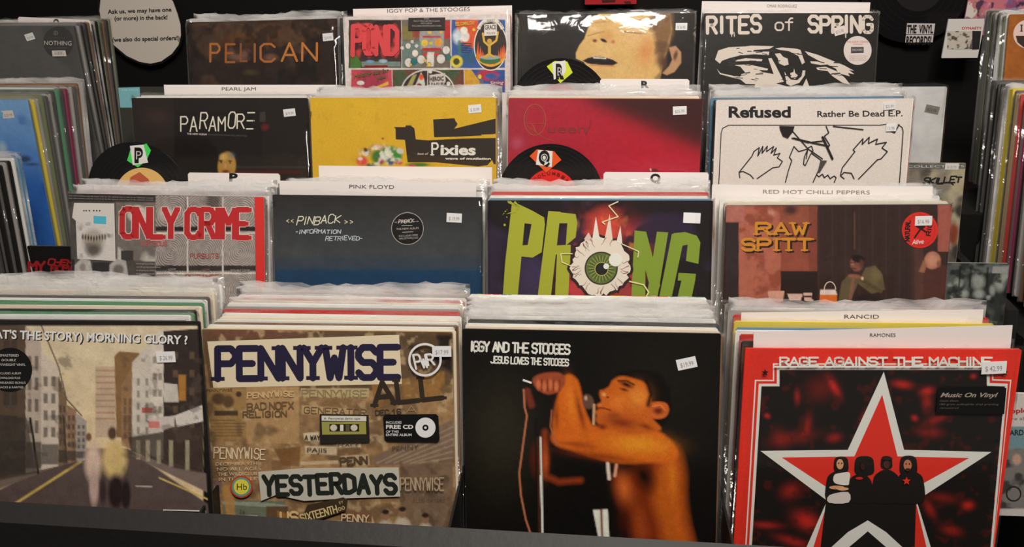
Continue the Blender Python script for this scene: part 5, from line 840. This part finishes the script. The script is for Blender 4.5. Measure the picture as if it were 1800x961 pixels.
marker_disc(968, 343, 92, .370, (206, 40, 34), [(931, 274), (943.7, 262), (974, 265.4), (987, 280.6), (960, 303)], (236, 84, 36), [(946, 263), (971.4, 265.4), (970, 293), (942, 289)], 'Q', (947, 967, 286, 20), 'small black vinyl disc with orange diamond, above the eyeball stack', words=[(c_, -44 + 13*i) for i, c_ in enumerate('COLUMBIA')])
marker_disc(985, 191, 87, .600, (150, 34, 40), [(961, 116.7), (975, 107), (997, 108), (1006.7, 127.4), (985, 146)], (200, 216, 52), [(970.7, 110), (994, 106), (995, 124.5), (989, 134), (973.6, 140)], 'R', (977, 992, 136, 22), 'small black vinyl disc with lime diamond, above the crimson stack')
# ---- odd sleeves tucked at the sides of the stacks
def odd(right, left, top_px, Y, w, h, label, face, edge, lean=.22, bag=None):
    m = at(*top_px, Y); x = m[0] - w/2 if right else m[0] + w/2
    r_ = sleeve((x, Y, m[2], lean, 0, 0), face, edge, label, w=w, h=h, bag=bag, seed=int(Y*100), group=None); return Panel(r_, w, h)
p = odd(1, 0, (1665, 152), .60, .315, .315, 'crinkled silver foil sleeve sticking out beside the white line drawing sleeve', (190, 184, 180), (200, 196, 190), bag=None)
for m_ in p.root.children: m_.data.materials[0] = mat('silver_foil', (222, 216, 212), .25, metal=.15, bump=(30, 1.0), mottle=(22, .45))  # foil's bright reflections put into its colour as a pale, strongly mottled base
bag_sheet(p.root, .315, .315, CLEAR, 5, up=.004); p.crop(*Z[(2,3)]); price(p, 1290, 197, -12, '$23.99', c=(110, 106, 100), tc=(60, 58, 56))
p = odd(1, 0, (1698, 286), .503, .315, .315, 'cream and grey sleeve with jagged black lettering beside the brown porch stack', (150, 140, 120), (70, 66, 62)); p.crop(*Z[(1,3)])
c = p.canvas(.75, 150); c.fill((156, 146, 122)); c.blot(6, .5, (110, 104, 96), 2, .8); c.blot(9, .62, (186, 150, 70), 3, .6); c.blot(8, .58, (70, 64, 60), 6, .9); c.rect(1000, 20, 1480, 55, (92, 90, 86), 3); c.rect(1000, 0, 1480, 18, (40, 38, 36), 3); c.ell(1440, 290, 40, 50, (60, 54, 50), .5); c.ell(1400, 420, 40, 90, (120, 60, 40), .5); c.ell(1420, 520, 40, 60, (60, 50, 46), .5); c.mott(30, .2); c.done(.3)
p.text("COLLECTOR'S", 1140, 47, 1462, 45, 14, (170, 186, 178), name='header_lettering'); p.strokes('SKILLET', 1230, 136, 1440, 132, 32, 9, (28, 26, 26), slant=.3, jit=.12, gap=.12, name='title'); p.line('title', [(1225, 146), (1380, 128), (1400, 144)], 7, (28, 26, 26)); price(p, 1392, 40, 0, '$18.99', w=.022, h=.0105, c=(190, 188, 184))
p = odd(1, 0, (1775, 463), .285, .185, .185, 'small grey photo sleeve of pale rocks beside the brown porch sleeve', (70, 74, 72), (180, 180, 176)); p.crop(*Z[(1,3)])
c = p.canvas(1, 120); c.fill((44, 46, 45)); c.grad((1360, 590), (1720, 590), (60, 66, 62), (100, 104, 100), c.mask(1000, 595, 1720, 640)); c.blot(5, .45, (84, 88, 84), 4, .9)
for x, y, rx, ry in ((1380, 720, 22, 30), (1430, 700, 34, 44), (1465, 760, 30, 30), (1400, 770, 22, 24), (1540, 690, 50, 60), (1545, 760, 44, 34), (1620, 740, 22, 40), (1660, 700, 40, 60), (1690, 660, 30, 40), (1600, 780, 22, 18)): c.ell(x, y, rx, ry, (134, 138, 132), .6)
for x in (1440, 1500, 1595): c.line([(x, 610), (x - 8, 720)], 8, (24, 25, 25), 6)
c.blot(14, .6, (24, 26, 26), 6, .8); c.mott(30, .25); c.done(.35); price(p, 1665, 624, 0, '$11.99', w=.022, h=.0105, c=(130, 132, 128))
m = at(1786, 691, .045); rt = sleeve((m[0] - .045, .045, m[2], .15, 0, 0), (200, 194, 188), (190, 184, 178), 'small white picture sleeve at the right edge beside the red star sleeve', w=.19, h=.17, r=.002); p = Panel(rt, .19, .17).crop(*Z[(0,3)])
c = p.canvas(1, 120); c.fill((196, 190, 184)); c.rect(1000, 520, 1300, 600, (110, 140, 146), 3); c.rect(1000, 600, 1300, 820, (120, 116, 112), 4); c.blot(12, .5, (50, 46, 44), 5, .9, m=c.mask(900, 600, 1400, 820)); c.ell(1120, 640, 20, 24, (186, 150, 130), .4); c.done(.35)
p.text('people', 1060, 472, 1160, 468, 18, (170, 40, 38), bold=.03, name='title'); p.text('we are about', 1050, 498, 1190, 494, 12, (110, 106, 104), name='subtitle'); p.text('BOARD', 1060, 552, 1145, 550, 20, (30, 44, 50), bold=.02, name='title'); p.ring('loop_drawing', 1108, 765, 26, 5, (40, 38, 38), 24)
m = at(47, 432, .285); rt = sleeve((m[0] + .0925, .285, m[2], .05, 0, 0), (24, 22, 22), (60, 66, 66), 'small black sleeve with red lettering beside the grey fingerprint sleeve', w=.185, h=.185); p = Panel(rt, .185, .185).crop(*Z[(1,0)])
p.strokes('MY', 175, 672, 270, 672, 54, 16, (150, 34, 36), gap=.1, name='title'); p.strokes('CHEM', 290, 632, 440, 640, 34, 10, (160, 36, 36), slant=.15, jit=.1, gap=.12, name='title'); p.strokes('ROMA', 310, 672, 450, 676, 34, 12, (150, 34, 36), gap=.1, name='title'); p.text('things that make you sick', 186, 710, 560, 716, 14, (214, 206, 200), bold=.02, name='subtitle'); p.polys('white_band', [([(188, 736), (620, 742), (620, 900), (190, 900)], (196, 188, 182))]); p.disc('dark_dot', 240, 775, 14, (50, 46, 46)); p.disc('dark_dot', 345, 775, 18, (50, 46, 46))
m = at(207, 152.5, .585); rt = sleeve((m[0] + .1575, .585, m[2], .2, 0, 0), (52, 52, 46), (90, 84, 76), 'dark olive sleeve with a pale blue sticker, showing left of the scrawled black sleeve'); p = Panel(rt, .315, .315).crop(*Z[(2,0)])
p.polys('blue_sticker', [([(668, 78), (790, 74), (794, 190), (680, 190)], (112, 166, 172))]); p.text('SALVAGE', 690, 96, 780, 94, 12, (150, 200, 204), name='sticker_text')
# ---- side racks
def side_rack(name, label, x0, x1, rows):
    t = thing(name, label, 'rack', Matrix.Translation((0, 0, 0)))
    for y0, y1, z in rows: boxes('tier_shelf', [(x0, x1, y0, y1, z - .018, z - .001)], rack_m, t)
    for y0, y1, z in rows: boxes('riser_board', [(x0, x1, y0 - .012, y0, z - .12, z)], rack_m, t)
    boxes('base_cabinet', [(x0, x1, rows[0][0], 1.1, 0, rows[0][2] - .14)], rack_m, t)
    return t
side_rack('record_rack', 'black stepped record rack at the left edge of the frame', -1.40, -.775, [(.20, .40, .985), (.40, .60, 1.072), (.60, 1.0, 1.172)])
rk = side_rack('record_rack', 'black stepped record rack at the right edge of the frame', .80, 1.40, [(.0, .28, .93), (.28, .54, 1.068), (.55, 1.0, 1.172)])
yz = [(.0, .96), (.27, .97), (.30, 1.10), (.52, 1.11), (.57, 1.21), (1.0, 1.22), (1.0, 0), (0, 0)]
V = [(x, y, z) for x in (.785, .80) for y, z in yz]; n = len(yz)
o = mesh_obj('side_panel', V, [tuple(range(n))[::-1], tuple(range(n, 2*n))] + [(i, (i + 1) % n, n + (i + 1) % n, n + i) for i in range(n)], mat('panel_laminate', (30, 29, 28), .45, spec=.4, bump=(150, .1)), rk)
# left rack
F0 = (-.83 - .1575, .65, 1.494, .02, 0, -.004)
rt = sleeve(F0, (66, 64, 62), (80, 76, 72), 'charcoal front sleeve with a black round sticker at top left', bag=SOFT, seed=44, up=.008); p = Panel(rt, .315, .315).crop(0, 0, 5.294)
c = p.canvas(.7, 120); c.fill((58, 56, 54)); c.blot(3, .4, (74, 72, 70), 2, .8); c.mott(20, .12); c.done(.4)
p.disc('round_sticker', 545, 392, 142, (26, 25, 25), 44, 146); p.ring('sticker_emblem', 520, 308, 18, 6, (110, 106, 100), 20); p.disc('sticker_emblem', 520, 308, 7, (110, 106, 100)); p.text('NOTHING', 412, 418, 668, 422, 42, (190, 184, 176), name='sticker_text'); p.text('GUILTY OF EVERYTHING', 450, 452, 632, 450, 12, (90, 86, 84), name='sticker_text'); p.text('the new album', 450, 354, 606, 356, 9, (80, 76, 74), name='sticker_text')
p.polys('barcode_paper', [([(486, 470), (610, 468), (622, 522), (492, 524)], (206, 198, 188))]); p.polys('barcode_bar', [([(508 + i*11, 476), (508 + i*11 + (3 + i*5 % 5), 476), (514 + i*11 + (3 + i*5 % 5), 510), (514 + i*11, 510)], (40, 38, 36)) for i in range(8)]); price(p, 280, 342, 14, '$18.99', w=.0185, h=.0125)
gl = 'records packed in the left rack'
pack(F0, steps(13, .118, .012), ['grey', 'black', 'dark grey', 'black', 'brown', 'black', 'grey', 'black', 'olive', 'dark grey', 'brown', 'black', 'olive'], 'charcoal sleeve at top left', gl, [0, 0, None, 0, None, 1, 0, None, 0, None, 0, 0, 0], lean1=.16, seed=70, xj=.003)
F0 = (-.825 - .1575, .46, 1.392, .08, 0, -.004)
rt = sleeve(F0, (60, 110, 160), (120, 120, 110), 'blue seascape front sleeve at the left edge of the frame', bag=CLEAR, seed=45, up=.014); p = Panel(rt, .315, .315).crop(0, 130, 3.214)
c = p.canvas(1, 130); c.grad((0, 150), (0, 640), (116, 158, 200), (44, 96, 168)); c.mott(4, .12); c.ell(10, 420, 40, 50, (150, 170, 186), .6); c.ell(140, 480, 50, 24, (50, 64, 84), .6); c.ell(180, 510, 60, 12, (60, 80, 100), .7); c.ell(30, 470, 50, 40, (90, 110, 136), .7); c.blot(8, .6, (40, 80, 150), 4, .5); c.mott(30, .1); c.done(.3); price(p, 45, 228, 4, '$20.99', w=.0215, h=.013, c=(200, 190, 180)); p.polys('cyan_sticker', [([(-20, 215), (18, 215), (18, 245), (-20, 245)], (90, 160, 190))])
card('x', (-60, 152), (95, 155.5), .56, 'blank white card behind the blue seascape sleeve', lean=.08)
pack(F0, steps(13, .165, .012), ['yellow', 'grey', 'olive', 'dark grey', 'grey', 'dark grey', 'green', 'dark grey', 'magenta', 'grey', 'dark grey', 'brown', 'grey'], 'blue seascape sleeve', gl, [0, 0, None, 0, 0, None, 0, None, 0, None, 0, None, 1], lean1=.20, seed=71, xj=.002)
F0 = (-.785 - .1575, .245, 1.322, .10, 0, 0)
rt = sleeve(F0, (70, 70, 68), (96, 94, 90), 'dark grey sleeve at the left edge of the frame, lowest tier of the left rack', bag=SOFT, seed=46, up=.006)
pack(F0, steps(9, .10, .012), ['dark grey', 'black', 'black', 'dark grey', 'black', 'grey', 'black', 'white', 'blue'], 'dark grey sleeve in the lowest left tier', gl, [None, 0, None, 0, None, 0, None, 0, 1], lean1=.12, seed=72, xj=.002)
# right rack
F0 = (.880 + .1575, .69, 1.493, .25, 0, .003)
rt = sleeve(F0, (150, 84, 30), (170, 120, 70), 'orange-brown front sleeve with a round pink sticker at the right edge', bag=CLEAR, seed=50, up=.008); p = Panel(rt, .315, .315).crop(1500, 0, 5.653)
c = p.canvas(1, 110); c.fill((150, 86, 32)); c.mott(5, .15); c.mott(40, .2); c.done(.4); p.disc('round_sticker', 1730, 340, 142, (206, 180, 170), 40); p.strokes('I', 1660, 310, 1680, 310, 60, 14, (36, 26, 24), serif=8, name='sticker_letter'); p.polys('sticker_band', [([(1612, 356), (1800, 356), (1800, 470), (1690, 470), (1630, 420)], (50, 30, 26))])
gr = 'records packed in the right rack'
pack(F0, steps(12, .088, .010), ['white', 'olive', 'white', 'white', 'black', 'olive', 'grey', 'black', 'olive', 'black', 'dark grey', 'black'], 'orange-brown sleeve', gr, [0, 0, None, 1, 0, 0, 0, None, 0, None, 0, 0], lean1=.22, seed=80, xj=.002)
F0 = (.835 + .1575, .37, 1.392, .24, 0, .0)
rt = sleeve(F0, (40, 36, 36), (70, 64, 60), 'dark front sleeve in the middle tier of the right rack, mostly out of frame', bag=SOFT, seed=51, up=.008)
pack(F0, steps(20, .235, .012), ['black', 'grey', 'black', 'dark grey', 'black', 'brown', 'grey', 'black', 'magenta', 'black', 'red', 'tan', 'dark grey', 'yellow', 'grey', 'grey', 'black', 'black', 'dark grey', 'black'], 'dark sleeve in the right rack', gr, [0, None, 0, 0, None, 0, 0, None, 0, None, 0, None, 0, None, 1, 0, 0, None, 0, 0], lean1=.20, seed=81, xj=.002)
# ---- things on the back wall
m = at(1613, -24, 1.12); r = 96*np.dot(m - EYE, FW)/CAM['f']
rt = thing('wall_disc', 'large black vinyl disc with a white slanted sign on the back wall', 'record', pose(m[0], m[1], m[2] + r, 0, 0, 0, 2*r)); N = 64
V, F = slab([(r*math.cos(t*math.tau/N)*(1 + .02*math.sin(3*t*math.tau/N)), r + r*math.sin(t*math.tau/N)) for t in range(N)], 0, .002); mesh_obj('vinyl_disc', V, F, mat('vinyl', (22, 21, 22), .3, spec=.5), rt)
p = Panel(rt, 2*r, 2*r).crop(1500, 0, 5.653); p.disc('disc_label', 640, -136, 250, (30, 28, 28), 48)
for q in (300, 360, 420, 480, 520): p.ring('groove_band', 640, -136, q, 5, (25, 24, 25), 60)
p.polys('slanted_sign', [([(533, 230), (812, 233), (780, 458), (508, 458)], (200, 192, 190))]); p.text('THE  VINYL', 534, 328, 790, 328, 82, (20, 18, 20), bold=.045, shear=.18, name='sign_text'); p.text('RECORDS!', 520, 442, 776, 442, 84, (20, 18, 20), bold=.045, shear=.18, name='sign_text'); p.polys('sign_rule', [([(522, 338), (798, 340), (797, 346), (521, 344)], (60, 54, 56))])
m = at(246, 20, 1.12); rt = thing('wall_sign', 'white rounded paper sign with black slab lettering on the back wall', 'sign', pose(m[0], m[1], m[2] + .12, 0, 0, 0, .24)); p = Panel(rt, .26, .24).crop(0, 0, 5.294)
sh = [(935, 0), (925, 100), (945, 200), (985, 300), (1060, 420), (1180, 520), (1300, 575), (1400, 592), (1500, 570), (1600, 500), (1660, 420), (1682, 330), (1678, 230), (1650, 130), (1610, 20), (1560, -60), (1450, -140), (1250, -160), (1050, -120), (965, -60)]
q = p.loc(sh); V, F = slab([tuple(v) for v in q[::-1]], 0, .0015); mesh_obj('paper_face', V, F, mat('card_stock', (206, 196, 184), .6), rt)
q2 = q.mean(0) + (q - q.mean(0))*1.06; V, F = slab([tuple(v) for v in q2[::-1]], .0016, .004); mesh_obj('vinyl_disc', V, F, mat('vinyl', (22, 21, 22), .3, spec=.5), rt)
for t, x0, y0, x1, y1 in (('Ask us, we may have one', 1003, 128, 1597, 106), ('(or more) in the back!', 1066, 190, 1560, 178), ('(we also do special orders!)', 1046, 388, 1672, 370)): p.text(t, x0, y0, x1, y1, 40, (30, 26, 26), bold=.025, name='sign_text')
def wall_sleeve(x0, y0, x1, y1, Y, label, face):
    A, B = at(x0, y1, Y), at(x1, y0, Y); w = B[0] - A[0]; h = B[2] - A[2]
    r_ = sleeve(((A[0] + B[0])/2, Y, B[2], 0, 0, 0), face, face, label, w=w, h=h, r=.001); return Panel(r_, w, h)
p = wall_sleeve(1690, -110, 1860, 62, 1.11, 'bright purple and yellow patterned sleeve high on the back wall at right', (150, 90, 120)); p.crop(1500, 0, 5.653)
c = p.canvas(1, 130); c.fill((150, 84, 120)); c.blot(7, .48, (216, 190, 70), 9, .9, 1); c.blot(8, .55, (90, 110, 170), 9, .9, 5); c.blot(10, .56, (206, 120, 130), 9, .9, 9); c.blot(12, .62, (60, 50, 70), 9, .9, 13); c.blot(9, .64, (220, 210, 200), 9, .9, 17); c.done(.35)
p = wall_sleeve(1655, 33, 1732, 102, 1.06, 'small white-bordered picture sleeve on the wall, half hidden by the large disc', (214, 208, 202)); p.crop(1500, 0, 5.653)
p.text('DYNASTY', 1080, 292, 1278, 290, 26, (196, 70, 56), bold=.03, name='title'); p.polys('dark_photo', [([(1182, 305), (1270, 308), (1262, 490), (1178, 492)], (44, 40, 40))]); c = p.canvas(1, 90); c.fill((200, 190, 176)); c.blot(10, .5, (60, 50, 46), 7, .9); o = c.done(.35)
import bmesh
bm = bmesh.new(); bm.from_mesh(o.data); bm.verts.ensure_lookup_table(); bmesh.ops.delete(bm, geom=[v for v in bm.verts if not (930 < c.X[v.index] < 1180 and 305 < c.Y[v.index] < 490)], context='VERTS'); bm.to_mesh(o.data); bm.free()
p = wall_sleeve(1028, -80, 1122, 8, 1.11, 'red printed sleeve on the back wall above the sleeping face sleeve', (170, 36, 40)); p.crop(890, 0, 5.143); p.polys('dark_print', [([(860, 0), (990, 0), (980, 20), (870, 26)], (60, 24, 26)), ([(1060, 14), (1120, 8), (1130, 34), (1075, 32)], (80, 26, 28))])
finish_texts()
